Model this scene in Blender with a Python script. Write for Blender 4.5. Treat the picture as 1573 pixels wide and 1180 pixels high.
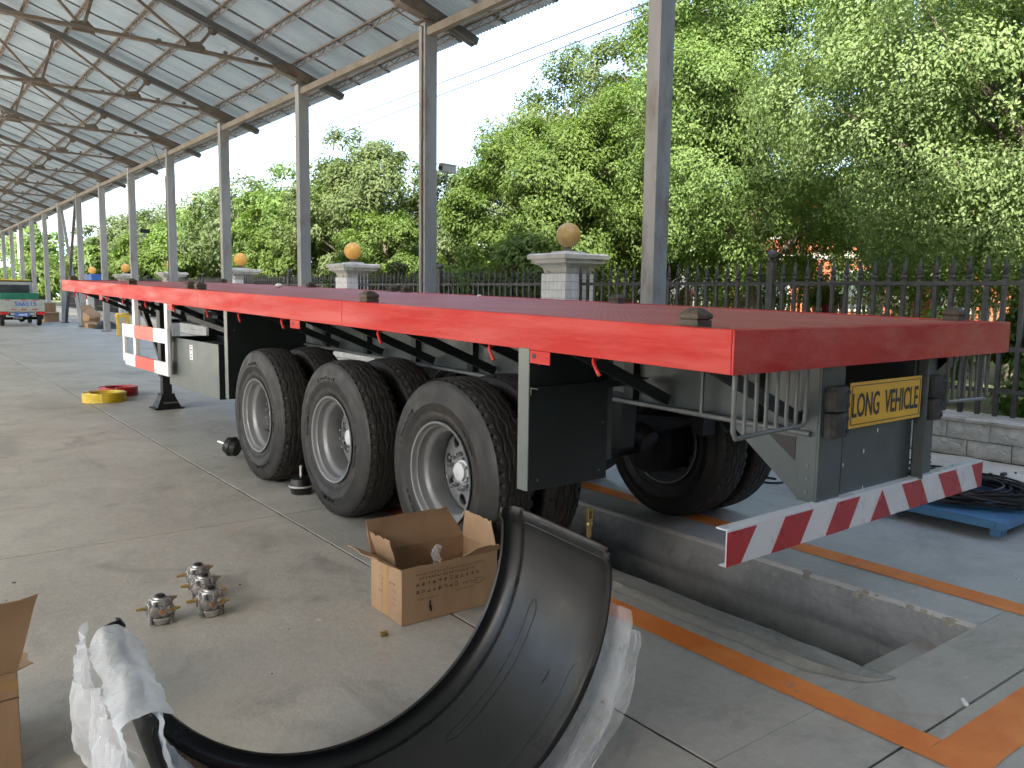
import bpy, math, random
import numpy as np
from mathutils import Vector, Matrix, noise as mnoise
for _o in list(bpy.data.objects): bpy.data.objects.remove(_o)
scene = bpy.context.scene
col = scene.collection
R = math.radians

# ------------------------------------------------------------------ camera
CAM = Vector((-2.459, -1.898, 1.565))
YAW, PITCH, ROLL, FPX = R(37.326), R(6.314), R(0.72), 1255.5
cam_d = bpy.data.cameras.new('camera')
cam_d.sensor_width = 36.0
cam_d.lens = 36.0 * FPX / 1573.0
cam_d.clip_start = 0.05
cam_d.clip_end = 3000.0
cam = bpy.data.objects.new('camera', cam_d)
col.objects.link(cam)
_f = Vector((math.sin(YAW)*math.cos(PITCH), math.cos(YAW)*math.cos(PITCH), -math.sin(PITCH)))
_r = Vector((math.cos(YAW), -math.sin(YAW), 0))
_u = _r.cross(_f)
_r2 = _r*math.cos(ROLL) + _u*math.sin(ROLL)
_u2 = -_r*math.sin(ROLL) + _u*math.cos(ROLL)
cam.matrix_world = Matrix(((_r2.x, _u2.x, -_f.x, CAM.x), (_r2.y, _u2.y, -_f.y, CAM.y), (_r2.z, _u2.z, -_f.z, CAM.z), (0, 0, 0, 1)))
scene.camera = cam

# ------------------------------------------------------------------ sky, sun, exposure
SUN_EL = R(40)
SUN_AZ = math.atan2(-0.80, -0.60)        # bearing of the sun: x = sin, y = cos
world = bpy.data.worlds.new('World')
scene.world = world
world.use_nodes = True
wn = world.node_tree
sky = wn.nodes.new('ShaderNodeTexSky')
sky.sky_type = 'NISHITA'
sky.sun_disc = False
sky.sun_elevation = SUN_EL
sky.sun_rotation = SUN_AZ
sky.air_density = 1.0
sky.dust_density = 4.2
sky.ozone_density = .5
bg = wn.nodes['Background']
bg.inputs['Strength'].default_value = 0.098
wn.links.new(sky.outputs[0], bg.inputs['Color'])
sun_d = bpy.data.lights.new('sun', 'SUN')
sun_d.energy = 3.5
sun_d.angle = R(0.6)
sun_d.color = (1.0, 0.93, 0.82)
sun = bpy.data.objects.new('sun', sun_d)
col.objects.link(sun)
_sd = Vector((math.sin(SUN_AZ)*math.cos(SUN_EL), math.cos(SUN_AZ)*math.cos(SUN_EL), math.sin(SUN_EL)))
sun.rotation_euler = _sd.to_track_quat('Z', 'Y').to_euler()
sun.location = _sd*60
scene.view_settings.view_transform = 'Standard'
scene.view_settings.look = 'None'
scene.view_settings.gamma = 1.0
scene.view_settings.use_curve_mapping = False
scene.view_settings.exposure = 2.98
scene.cycles.use_denoising = True
scene.cycles.use_adaptive_sampling = True
scene.cycles.adaptive_threshold = .02
scene.cycles.glossy_bounces = 3
scene.cycles.max_bounces = 6
scene.cycles.diffuse_bounces = 4
scene.cycles.transparent_max_bounces = 8

# ------------------------------------------------------------------ materials
def mat(name, c1, c2=None, rough=.5, metal=0., spec=.5, scale=4., detail=5., contrast=(.35, .65), bump=0., bscale=60., bdist=.004,
        space='object', rvar=0., spots=None, sscale=2., sedge=(.58, .66), coat=0., vec_scale=(1, 1, 1), transl=0.):
    m = bpy.data.materials.new(name)
    m.use_nodes = True
    n, l = m.node_tree.nodes, m.node_tree.links
    b = n['Principled BSDF']
    c2 = c2 or tuple(min(1, c*1.25) for c in c1)
    tc = n.new('ShaderNodeTexCoord')
    if space == 'object':
        oi = n.new('ShaderNodeObjectInfo')
        mu = n.new('ShaderNodeMath'); mu.operation = 'MULTIPLY'; mu.inputs[1].default_value = 37.
        l.new(oi.outputs['Random'], mu.inputs[0])
        ad = n.new('ShaderNodeVectorMath'); ad.operation = 'ADD'
        l.new(tc.outputs['Object'], ad.inputs[0]); l.new(mu.outputs[0], ad.inputs[1])
        vec = ad.outputs[0]
    else:
        ge = n.new('ShaderNodeNewGeometry')
        vec = ge.outputs['Position']
    if vec_scale != (1, 1, 1):
        vm = n.new('ShaderNodeVectorMath'); vm.operation = 'MULTIPLY'; vm.inputs[1].default_value = vec_scale
        l.new(vec, vm.inputs[0]); vec = vm.outputs[0]
    no = n.new('ShaderNodeTexNoise'); no.inputs['Scale'].default_value = scale; no.inputs['Detail'].default_value = detail
    no.inputs['Roughness'].default_value = .62
    l.new(vec, no.inputs['Vector'])
    ra = n.new('ShaderNodeValToRGB')
    ra.color_ramp.elements[0].position, ra.color_ramp.elements[1].position = contrast
    ra.color_ramp.elements[0].color = (*c1, 1); ra.color_ramp.elements[1].color = (*c2, 1)
    l.new(no.outputs[0], ra.inputs[0])
    out = ra.outputs[0]
    if spots:
        n2 = n.new('ShaderNodeTexNoise'); n2.inputs['Scale'].default_value = sscale; n2.inputs['Detail'].default_value = 6
        n2.inputs['Roughness'].default_value = .7
        o2 = n.new('ShaderNodeVectorMath'); o2.operation = 'ADD'; o2.inputs[1].default_value = (17.3, 5.1, 9.7)
        l.new(vec, o2.inputs[0]); l.new(o2.outputs[0], n2.inputs['Vector'])
        r2 = n.new('ShaderNodeValToRGB'); r2.color_ramp.elements[0].position, r2.color_ramp.elements[1].position = sedge
        l.new(n2.outputs[0], r2.inputs[0])
        mx = n.new('ShaderNodeMix'); mx.data_type = 'RGBA'; mx.inputs['B'].default_value = (*spots, 1)
        l.new(r2.outputs[0], mx.inputs['Factor']); l.new(out, mx.inputs['A'])
        out = mx.outputs['Result']
    l.new(out, b.inputs['Base Color'])
    b.inputs['Roughness'].default_value = rough
    b.inputs['Metallic'].default_value = metal
    b.inputs['Specular IOR Level'].default_value = spec
    b.inputs['Coat Weight'].default_value = coat
    if rvar:
        mr = n.new('ShaderNodeMapRange'); mr.inputs['To Min'].default_value = max(.03, rough-rvar); mr.inputs['To Max'].default_value = min(1, rough+rvar)
        mr.inputs['From Min'].default_value = .3; mr.inputs['From Max'].default_value = .7
        n3 = n.new('ShaderNodeTexNoise'); n3.inputs['Scale'].default_value = scale*2.3; n3.inputs['Detail'].default_value = 7
        l.new(vec, n3.inputs['Vector']); l.new(n3.outputs[0], mr.inputs[0]); l.new(mr.outputs[0], b.inputs['Roughness'])
    if bump:
        nb = n.new('ShaderNodeTexNoise'); nb.inputs['Scale'].default_value = bscale; nb.inputs['Detail'].default_value = 6
        l.new(vec, nb.inputs['Vector'])
        bu = n.new('ShaderNodeBump'); bu.inputs['Strength'].default_value = bump; bu.inputs['Distance'].default_value = bdist
        l.new(nb.outputs[0], bu.inputs['Height']); l.new(bu.outputs[0], b.inputs['Normal'])
    if transl:
        tr = n.new('ShaderNodeBsdfTranslucent'); l.new(out, tr.inputs['Color'])
        ms = n.new('ShaderNodeMixShader'); ms.inputs[0].default_value = transl
        l.new(b.outputs[0], ms.inputs[1]); l.new(tr.outputs[0], ms.inputs[2])
        l.new(ms.outputs[0], n['Material Output'].inputs['Surface'])
    return m

M = {}
def concrete(name, lo, hi, stain, rough=.62, joint_dark=.8, seed=0., patches=None):
    """cast concrete: cloudy tone, dark stains, pale scuffs, fine pits"""
    m = bpy.data.materials.new(name); m.use_nodes = True
    n, l = m.node_tree.nodes, m.node_tree.links
    b = n['Principled BSDF']
    ge = n.new('ShaderNodeNewGeometry')
    of = n.new('ShaderNodeVectorMath'); of.operation = 'ADD'; of.inputs[1].default_value = (seed, seed*.7, 0)
    l.new(ge.outputs['Position'], of.inputs[0])
    def noise(sc, det, dist=0., stretch=None):
        t = n.new('ShaderNodeTexNoise'); t.inputs['Scale'].default_value = sc; t.inputs['Detail'].default_value = det
        t.inputs['Roughness'].default_value = .65; t.inputs['Distortion'].default_value = dist
        v = of.outputs[0]
        if stretch:
            s = n.new('ShaderNodeVectorMath'); s.operation = 'MULTIPLY'; s.inputs[1].default_value = stretch
            l.new(v, s.inputs[0]); v = s.outputs[0]
        l.new(v, t.inputs['Vector'])
        return t.outputs[0]
    def ramp(src, a, c, ca=(0, 0, 0), cb=(1, 1, 1)):
        r = n.new('ShaderNodeValToRGB'); r.color_ramp.elements[0].position = a; r.color_ramp.elements[1].position = c
        r.color_ramp.elements[0].color = (*ca, 1); r.color_ramp.elements[1].color = (*cb, 1)
        l.new(src, r.inputs[0]); return r.outputs[0]
    def mix(f, a, c, fac=None):
        x = n.new('ShaderNodeMix'); x.data_type = 'RGBA'
        if fac is not None:
            mm = n.new('ShaderNodeMath'); mm.operation = 'MULTIPLY'; mm.inputs[1].default_value = fac
            l.new(f, mm.inputs[0]); f = mm.outputs[0]
        l.new(f, x.inputs['Factor'])
        for s, k in ((a, 'A'), (c, 'B')):
            if isinstance(s, tuple): x.inputs[k].default_value = (*s, 1)
            else: l.new(s, x.inputs[k])
        return x.outputs['Result']
    base = ramp(noise(.55, 4), .36, .64, lo, hi)
    base = mix(ramp(noise(3.2, 5, .6), .5, .74), base, tuple(x*.72 for x in lo), .55)
    base = mix(ramp(noise(26, 3), .46, .72), base, tuple(min(1, x*1.22) for x in hi), .35)
    base = mix(ramp(noise(1.3, 6, 1.2), .55, .72), base, stain, .75)
    base = mix(ramp(noise(.42, 5, .9), .55, .70), base, tuple(x*.62 for x in lo), .6)
    base = mix(ramp(noise(2.9, 4, .5, (.7, 1, 1)), .62, .70), base, (lo[0]*1.12, lo[1]*.9, lo[2]*.84), .6)
    base = mix(ramp(noise(2.2, 5, .4, (1., .12, 1.)), .63, .70), base, tuple(x*.6 for x in lo), .5)
    base = mix(ramp(noise(9., 4, 2.), .67, .71), base, tuple(min(1, x*1.5) for x in hi), .55)
    if patches:
        base = mix(ramp(noise(.9, 5, .8, (1, .6, 1)), .63, .67), base, patches, .5)
    # a speckle of grit
    v = n.new('ShaderNodeTexVoronoi'); v.inputs['Scale'].default_value = 38.
    l.new(of.outputs[0], v.inputs['Vector'])
    base = mix(ramp(v.outputs['Distance'], .05, .11, (1, 1, 1), (0, 0, 0)), base, tuple(x*.5 for x in lo), .45)
    l.new(base, b.inputs['Base Color'])
    rr = n.new('ShaderNodeMapRange'); rr.inputs['To Min'].default_value = rough-.2; rr.inputs['To Max'].default_value = rough+.2
    l.new(noise(1.7, 4, .5), rr.inputs[0]); l.new(rr.outputs[0], b.inputs['Roughness'])
    bu = n.new('ShaderNodeBump'); bu.inputs['Strength'].default_value = .5; bu.inputs['Distance'].default_value = .004
    l.new(noise(70, 3), bu.inputs['Height'])
    b2 = n.new('ShaderNodeBump'); b2.inputs['Strength'].default_value = .35; b2.inputs['Distance'].default_value = .02
    l.new(noise(4, 3), b2.inputs['Height']); l.new(bu.outputs[0], b2.inputs['Normal']); l.new(b2.outputs[0], b.inputs['Normal'])
    return m

M['floor'] = concrete('floor_concrete', (.39, .363, .312), (.50, .472, .415), (.22, .203, .172), .5)
M['floor_pit'] = concrete('bay_concrete', (.38, .36, .318), (.49, .47, .42), (.215, .20, .175), .5, seed=31.)
M['floor_skylit'] = concrete('skylit_bay_concrete', (.44, .437, .42), (.55, .547, .53), (.30, .295, .28), .42, seed=57.)  # bay concrete painted paler and bluer for the skylight falling from the right
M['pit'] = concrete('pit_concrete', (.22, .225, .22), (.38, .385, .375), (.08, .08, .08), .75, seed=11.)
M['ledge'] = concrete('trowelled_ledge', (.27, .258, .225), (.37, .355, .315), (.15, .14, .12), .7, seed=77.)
M['rough_strip'] = concrete('rough_concrete', (.40, .375, .32), (.58, .55, .48), (.20, .185, .15), .85, seed=5.)
M['yard'] = concrete('yard_concrete', (.47, .45, .41), (.58, .555, .51), (.34, .32, .285), .8, seed=3.)
M['rubble'] = mat('broken_edge_stone', (.28, .26, .21), (.44, .41, .34), rough=.9, scale=14, bump=.9, bscale=30, bdist=.01, space='world')
M['orange'] = mat('orange_floor_paint', (.78, .20, .040), (.90, .30, .075), rough=.5, scale=3, space='world', spots=(.30, .27, .24), sscale=7., sedge=(.615, .68), bump=.25, bscale=60, rvar=.15)
M['red'] = mat('red_trailer_paint', (.49, .018, .013), (.58, .040, .032), rough=.45, spec=.16, scale=2.2, rvar=.16, bump=.35, bscale=3.5, bdist=.012, spots=(.62, .11, .095), sscale=1.6, sedge=(.46, .70), vec_scale=(1, .35, 3))
M['chassis'] = mat('dark_green_grey_paint', (.014, .020, .019), (.020, .026, .025), rough=.38, scale=3, rvar=.1)
M['chassis_grey'] = mat('grey_chassis_paint', (.072, .090, .092), (.090, .108, .110), rough=.42, scale=3, rvar=.1, bump=.05, bscale=120, bdist=.001)
M['panel_grey'] = mat('pale_grey_box_paint', (.135, .155, .145), (.16, .178, .167), rough=.4, scale=1.5, rvar=.1)
M['rod'] = mat('grey_rod_paint', (.13, .142, .14), (.17, .18, .177), rough=.4, scale=6)
M['black'] = mat('black_paint', (.010, .010, .010), (.018, .018, .018), rough=.45, scale=6)
M['rubber'] = mat('tyre_rubber', (.0095, .009, .0085), (.017, .0155, .014), rough=.55, scale=5, rvar=.12, spots=(.030, .022, .017), sscale=3., sedge=(.5, .75), bump=.15, bscale=50, bdist=.001)
M['tread'] = mat('tread_rubber', (.024, .0225, .020), (.038, .035, .031), rough=.75, scale=8, bump=.2, bscale=90, bdist=.001)
M['rim'] = mat('silver_wheel_paint', (.22, .225, .23), (.29, .295, .30), rough=.4, metal=.35, scale=3, rvar=.08)
M['rim_edge'] = mat('bright_rim_edge', (.62, .63, .64), (.72, .72, .72), rough=.3, metal=.6, scale=6)
M['film_white'] = mat('milky_plastic_cap', (.55, .57, .58), (.68, .70, .71), rough=.35, scale=20)
M['white_paint'] = mat('white_gloss_paint', (.80, .82, .84), (.86, .87, .88), rough=.3, scale=2, rvar=.08, spots=(.55, .56, .56), sscale=3, sedge=(.6, .8))
M['stripe_red'] = mat('red_reflective_stripe', (.46, .016, .022), (.54, .03, .035), rough=.28, scale=2, rvar=.08)
M['guard_red'] = mat('orange_red_reflective', (.72, .07, .045), (.80, .11, .08), rough=.35, scale=2)
M['sign_yellow'] = mat('yellow_sign_sheet', (.86, .47, .012), (.92, .53, .02), rough=.4, scale=3)
M['ink'] = mat('black_ink', (.012, .010, .009), (.02, .018, .016), rough=.5)
M['lock'] = mat('rusty_cast_lock', (.075, .062, .047), (.13, .105, .075), rough=.7, scale=30, spots=(.16, .08, .035), sscale=18, bump=.4, bscale=60, bdist=.002)
M['rubber_block'] = mat('dusty_rubber_block', (.028, .028, .027), (.075, .072, .067), rough=.8, scale=10, bump=.3, bscale=40, bdist=.003)
M['steel_col'] = mat('grey_column_paint', (.27, .275, .275), (.36, .365, .37), rough=.6, scale=1.6, spots=(.20, .155, .12), sscale=2.2, sedge=(.54, .70), bump=.2, bscale=30, bdist=.003, vec_scale=(1, 1, .35))
M['steel_truss'] = mat('brown_grey_truss_paint', (.135, .112, .088), (.20, .17, .14), rough=.65, scale=3, spots=(.12, .065, .035), sscale=4, sedge=(.52, .7))
M['steel_dark'] = mat('dark_rafter_steel', (.085, .085, .082), (.135, .13, .12), rough=.6, scale=2, spots=(.13, .075, .045), sscale=4, sedge=(.56, .72))
M['tie'] = mat('weathered_beige_tie', (.19, .165, .13), (.27, .24, .195), rough=.75, scale=3, spots=(.2, .14, .09), sscale=4)
M['purlin'] = mat('rusty_purlin_steel', (.13, .105, .085), (.20, .17, .14), rough=.7, scale=4)
M['roof'] = mat('blue_grey_roof_sheet', (.25, .315, .355), (.34, .405, .44), rough=.5, scale=.9, transl=.05, vec_scale=(.5, 1.6, 1), spots=(.21, .235, .245), sscale=.8, sedge=(.5, .75))
M['stone'] = None
M['fence'] = mat('dark_iron_paint', (.030, .031, .032), (.06, .058, .055), rough=.5, scale=9, spots=(.085, .055, .035), sscale=12, sedge=(.6, .72))
M['tile'] = mat('white_glazed_tile', (.52, .53, .54), (.66, .67, .68), rough=.3, scale=3, rvar=.1)
M['grout'] = mat('grey_grout', (.13, .13, .13), (.2, .2, .2), rough=.9)
M['cap'] = mat('weathered_cast_stone', (.40, .385, .35), (.56, .545, .51), rough=.85, scale=5, spots=(.14, .11, .08), sscale=6, sedge=(.58, .68), bump=.4, bscale=40)
M['orb'] = mat('yellow_orange_globe', (.82, .47, .10), (.90, .58, .17), rough=.3, scale=2, transl=.35)
M['orb_dirty'] = mat('dirty_brown_globe', (.42, .27, .09), (.62, .45, .19), rough=.4, scale=3, spots=(.10, .07, .03), sscale=5, sedge=(.6, .7), transl=.2)
M['bark'] = mat('tree_bark', (.055, .045, .035), (.11, .095, .075), rough=.9, scale=8, bump=.8, bscale=20, bdist=.02)
M['soil'] = mat('leafy_soil', (.09, .085, .045), (.15, .16, .06), rough=.95, scale=1.5, space='world', spots=(.06, .10, .025), sscale=.9, sedge=(.45, .6), bump=.6, bscale=12, bdist=.03)
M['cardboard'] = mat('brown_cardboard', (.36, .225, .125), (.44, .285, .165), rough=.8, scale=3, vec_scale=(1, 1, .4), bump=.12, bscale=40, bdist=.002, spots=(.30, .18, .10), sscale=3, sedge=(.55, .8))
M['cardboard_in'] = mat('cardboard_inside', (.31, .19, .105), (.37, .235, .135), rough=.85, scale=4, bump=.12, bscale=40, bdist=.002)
M['tape'] = mat('brown_packing_tape', (.42, .25, .10), (.47, .29, .13), rough=.3)
M['print'] = mat('faded_box_print', (.075, .045, .025), (.16, .095, .055), rough=.8, scale=60)
M['plastic_black'] = mat('black_moulded_plastic', (.0045, .0045, .005), (.007, .007, .0075), rough=.36, scale=3, rvar=.10, spots=(.014, .014, .015), sscale=1.6, sedge=(.50, .78), bump=.03, bscale=60, bdist=.001)
M['alu'] = mat('cast_aluminium', (.40, .39, .37), (.56, .55, .53), rough=.42, metal=.75, scale=25, bump=.4, bscale=90, bdist=.002)
M['alu_dark'] = mat('dark_cast_aluminium', (.16, .155, .15), (.26, .25, .24), rough=.5, metal=.7, scale=25)
M['brass'] = mat('brass_fitting', (.62, .40, .13), (.72, .52, .22), rough=.3, metal=.9, scale=20)
M['copper'] = mat('copper_stud', (.55, .27, .13), (.62, .34, .18), rough=.35, metal=.85, scale=20)
M['gold'] = mat('gold_zinc_plate', (.62, .46, .16), (.72, .58, .26), rough=.3, metal=.85, scale=20)
M['pallet'] = mat('blue_pallet_paint', (.055, .17, .34), (.09, .24, .44), rough=.55, scale=4, spots=(.20, .19, .14), sscale=7, sedge=(.6, .72), rvar=.1)
M['cable'] = mat('black_hose_rubber', (.011, .011, .014), (.022, .022, .026), rough=.38, scale=8)
M['coil_yellow'] = mat('yellow_cable', (.70, .50, .03), (.82, .62, .06), rough=.42, scale=14, vec_scale=(1, 1, 6))
M['coil_red'] = mat('red_cable', (.42, .02, .025), (.55, .045, .045), rough=.4, scale=14, vec_scale=(1, 1, 6))
M['glass'] = mat('dark_window_glass', (.03, .04, .045), (.06, .075, .08), rough=.08, scale=3)
M['truck_white'] = mat('faded_white_truck_paint', (.30, .335, .315), (.40, .43, .40), rough=.45, scale=4, spots=(.20, .18, .14), sscale=6)
M['truck_green'] = mat('green_tarpaulin', (.010, .14, .085), (.02, .19, .12), rough=.6, scale=5)
M['truck_blue'] = mat('blue_painted_digit', (.04, .13, .42), (.05, .16, .48), rough=.5)
M['yellow_paint'] = mat('yellow_stand_paint', (.70, .46, .02), (.78, .54, .05), rough=.5, scale=5)
M['black_cloth'] = mat('black_plastic_sheet', (.013, .014, .02), (.03, .03, .04), rough=.5, scale=6)
M['brick_orange'] = mat('orange_render', (.20, .055, .022), (.26, .08, .034), rough=.85, scale=1.2)
M['cream'] = mat('cream_trim_paint', (.34, .31, .25), (.40, .365, .30), rough=.7, scale=3)
M['red_post'] = mat('red_post_paint', (.36, .022, .02), (.42, .035, .03), rough=.5, scale=3)
M['tower'] = mat('hazed_tower_wall', (.42, .50, .58), (.50, .58, .66), rough=.8, scale=.2)  # distance haze painted in as a pale blue wall colour
M['tower_glass'] = mat('hazed_tower_window', (.26, .34, .43), (.32, .40, .48), rough=.4, scale=.2)  # window tone paled by the same painted haze
M['teal'] = mat('pale_teal_panel', (.35, .55, .60), (.42, .62, .66), rough=.7, scale=.3)
M['camera_white'] = mat('camera_housing_paint', (.55, .53, .49), (.62, .6, .57), rough=.5, scale=8)
M['wire'] = mat('dark_cable_sheath', (.03, .03, .032), (.05, .05, .05), rough=.6)
M['joint'] = mat('dark_joint_filler', (.035, .033, .03), (.06, .056, .05), rough=.9, scale=20)
M['lap'] = mat('dark_lap_strip', (.12, .13, .135), (.17, .18, .185), rough=.7, scale=3)
M['wall_sheet'] = mat('grey_wall_sheet', (.16, .165, .17), (.22, .225, .23), rough=.6, scale=1)

def film_material(name, dens, tint=(.86, .88, .90)):
    m = bpy.data.materials.new(name); m.use_nodes = True
    n, l = m.node_tree.nodes, m.node_tree.links
    b = n['Principled BSDF']
    b.inputs['Base Color'].default_value = (*tint, 1); b.inputs['Roughness'].default_value = .28
    b.inputs['Specular IOR Level'].default_value = .6
    tr = n.new('ShaderNodeBsdfTransparent'); tl = n.new('ShaderNodeBsdfTranslucent'); tl.inputs['Color'].default_value = (*tint, 1)
    m1 = n.new('ShaderNodeMixShader'); m1.inputs[0].default_value = .4
    l.new(b.outputs[0], m1.inputs[1]); l.new(tl.outputs[0], m1.inputs[2])
    m2 = n.new('ShaderNodeMixShader')
    tc = n.new('ShaderNodeTexCoord'); no = n.new('ShaderNodeTexNoise'); no.inputs['Scale'].default_value = 6; no.inputs['Detail'].default_value = 5
    l.new(tc.outputs['Object'], no.inputs['Vector'])
    lw = n.new('ShaderNodeLayerWeight'); lw.inputs['Blend'].default_value = .35
    mr = n.new('ShaderNodeMapRange'); mr.inputs['From Min'].default_value = .3; mr.inputs['From Max'].default_value = .7
    mr.inputs['To Min'].default_value = dens-.16; mr.inputs['To Max'].default_value = min(1, dens+.12)
    l.new(no.outputs[0], mr.inputs[0])
    ad = n.new('ShaderNodeMath'); ad.operation = 'MULTIPLY_ADD'; ad.use_clamp = True; ad.inputs[1].default_value = .4
    l.new(lw.outputs['Facing'], ad.inputs[0]); l.new(mr.outputs[0], ad.inputs[2])
    l.new(ad.outputs[0], m2.inputs[0])
    l.new(tr.outputs[0], m2.inputs[1]); l.new(m1.outputs[0], m2.inputs[2])
    nb = n.new('ShaderNodeTexNoise'); nb.inputs['Scale'].default_value = 14; nb.inputs['Detail'].default_value = 4; nb.inputs['Distortion'].default_value = 1.5
    l.new(tc.outputs['Object'], nb.inputs['Vector'])
    bu = n.new('ShaderNodeBump'); bu.inputs['Strength'].default_value = .7; bu.inputs['Distance'].default_value = .02
    l.new(nb.outputs[0], bu.inputs['Height']); l.new(bu.outputs[0], b.inputs['Normal'])
    l.new(m2.outputs[0], n['Material Output'].inputs['Surface'])
    return m
M['film'] = film_material('clear_plastic_film', .24)
M['film_dense'] = film_material('white_plastic_film', .50)

def stone_block_material():
    m = bpy.data.materials.new('embossed_stone_block'); m.use_nodes = True
    n, l = m.node_tree.nodes, m.node_tree.links; b = n['Principled BSDF']
    oi = n.new('ShaderNodeObjectInfo'); tc = n.new('ShaderNodeTexCoord')
    mu = n.new('ShaderNodeMath'); mu.operation = 'MULTIPLY'; mu.inputs[1].default_value = 23.
    l.new(oi.outputs['Random'], mu.inputs[0])
    ad = n.new('ShaderNodeVectorMath'); ad.operation = 'ADD'; l.new(tc.outputs['Object'], ad.inputs[0]); l.new(mu.outputs[0], ad.inputs[1])
    no = n.new('ShaderNodeTexNoise'); no.inputs['Scale'].default_value = 6; no.inputs['Detail'].default_value = 6
    l.new(ad.outputs[0], no.inputs['Vector'])
    r = n.new('ShaderNodeValToRGB'); r.color_ramp.elements[0].color = (.52, .52, .505, 1); r.color_ramp.elements[1].color = (.63, .63, .61, 1)
    r.color_ramp.elements[0].position = .35; r.color_ramp.elements[1].position = .65
    l.new(no.outputs[0], r.inputs[0]); l.new(r.outputs[0], b.inputs['Base Color'])
    b.inputs['Roughness'].default_value = .85
    v = n.new('ShaderNodeTexVoronoi'); v.feature = 'DISTANCE_TO_EDGE'; v.inputs['Scale'].default_value = 11.
    d = n.new('ShaderNodeVectorMath'); d.operation = 'ADD'
    nv = n.new('ShaderNodeTexNoise'); nv.inputs['Scale'].default_value = 9; l.new(ad.outputs[0], nv.inputs['Vector'])
    sc = n.new('ShaderNodeVectorMath'); sc.operation = 'SCALE'; sc.inputs['Scale'].default_value = .09; l.new(nv.outputs['Color'], sc.inputs[0])
    l.new(ad.outputs[0], d.inputs[0]); l.new(sc.outputs[0], d.inputs[1]); l.new(d.outputs[0], v.inputs['Vector'])
    rp = n.new('ShaderNodeMapRange'); rp.inputs['From Max'].default_value = .22; rp.interpolation_type = 'SMOOTHSTEP'
    l.new(v.outputs['Distance'], rp.inputs[0])
    bu = n.new('ShaderNodeBump'); bu.inputs['Strength'].default_value = .8; bu.inputs['Distance'].default_value = .011
    l.new(rp.outputs[0], bu.inputs['Height'])
    b2 = n.new('ShaderNodeBump'); b2.inputs['Strength'].default_value = .4; b2.inputs['Distance'].default_value = .004
    n4 = n.new('ShaderNodeTexNoise'); n4.inputs['Scale'].default_value = 60; l.new(ad.outputs[0], n4.inputs['Vector'])
    l.new(n4.outputs[0], b2.inputs['Height']); l.new(bu.outputs[0], b2.inputs['Normal']); l.new(b2.outputs[0], b.inputs['Normal'])
    return m
M['stone'] = stone_block_material()

def deck_material():
    """chequer plate: small raised dashes set alternately across the plate"""
    m = bpy.data.materials.new('red_chequer_plate'); m.use_nodes = True
    n, l = m.node_tree.nodes, m.node_tree.links; b = n['Principled BSDF']
    ge = n.new('ShaderNodeTexCoord')
    sep = n.new('ShaderNodeSeparateXYZ'); l.new(ge.outputs['Object'], sep.inputs[0])
    def math_(op, a, c=None, v=None):
        x = n.new('ShaderNodeMath'); x.operation = op
        if isinstance(a, float): x.inputs[0].default_value = a
        else: l.new(a, x.inputs[0])
        if c is not None:
            if isinstance(c, float): x.inputs[1].default_value = c
            else: l.new(c, x.inputs[1])
        if v is not None: x.inputs[2].default_value = v
        return x.outputs[0]
    k = math.pi/.042
    a = math_('SINE', math_('MULTIPLY', math_('ADD', sep.outputs[0], sep.outputs[1]), k))
    c = math_('SINE', math_('MULTIPLY', math_('SUBTRACT', sep.outputs[0], sep.outputs[1]), k))
    h = math_('MAXIMUM', math_('MULTIPLY', a, math_('POWER', math_('ABSOLUTE', c), 6.)), math_('MULTIPLY', c, math_('POWER', math_('ABSOLUTE', a), 6.)))
    h = math_('MAXIMUM', h, 0.)
    no = n.new('ShaderNodeTexNoise'); no.inputs['Scale'].default_value = 1.4; no.inputs['Detail'].default_value = 7
    l.new(ge.outputs['Object'], no.inputs['Vector'])
    r = n.new('ShaderNodeValToRGB'); r.color_ramp.elements[0].color = (.50, .072, .058, 1); r.color_ramp.elements[1].color = (.57, .12, .105, 1)
    r.color_ramp.elements[0].position = .35; r.color_ramp.elements[1].position = .65
    l.new(no.outputs[0], r.inputs[0])
    mx = n.new('ShaderNodeMix'); mx.data_type = 'RGBA'; mx.inputs['B'].default_value = (.66, .28, .265, 1)
    l.new(math_('MULTIPLY', h, .55), mx.inputs['Factor']); l.new(r.outputs[0], mx.inputs['A'])
    l.new(mx.outputs['Result'], b.inputs['Base Color'])
    b.inputs['Roughness'].default_value = .5; b.inputs['Specular IOR Level'].default_value = .28
    bu = n.new('ShaderNodeBump'); bu.inputs['Strength'].default_value = .8; bu.inputs['Distance'].default_value = .003
    l.new(h, bu.inputs['Height']); l.new(bu.outputs[0], b.inputs['Normal'])
    return m
M['deck'] = deck_material()

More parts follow.
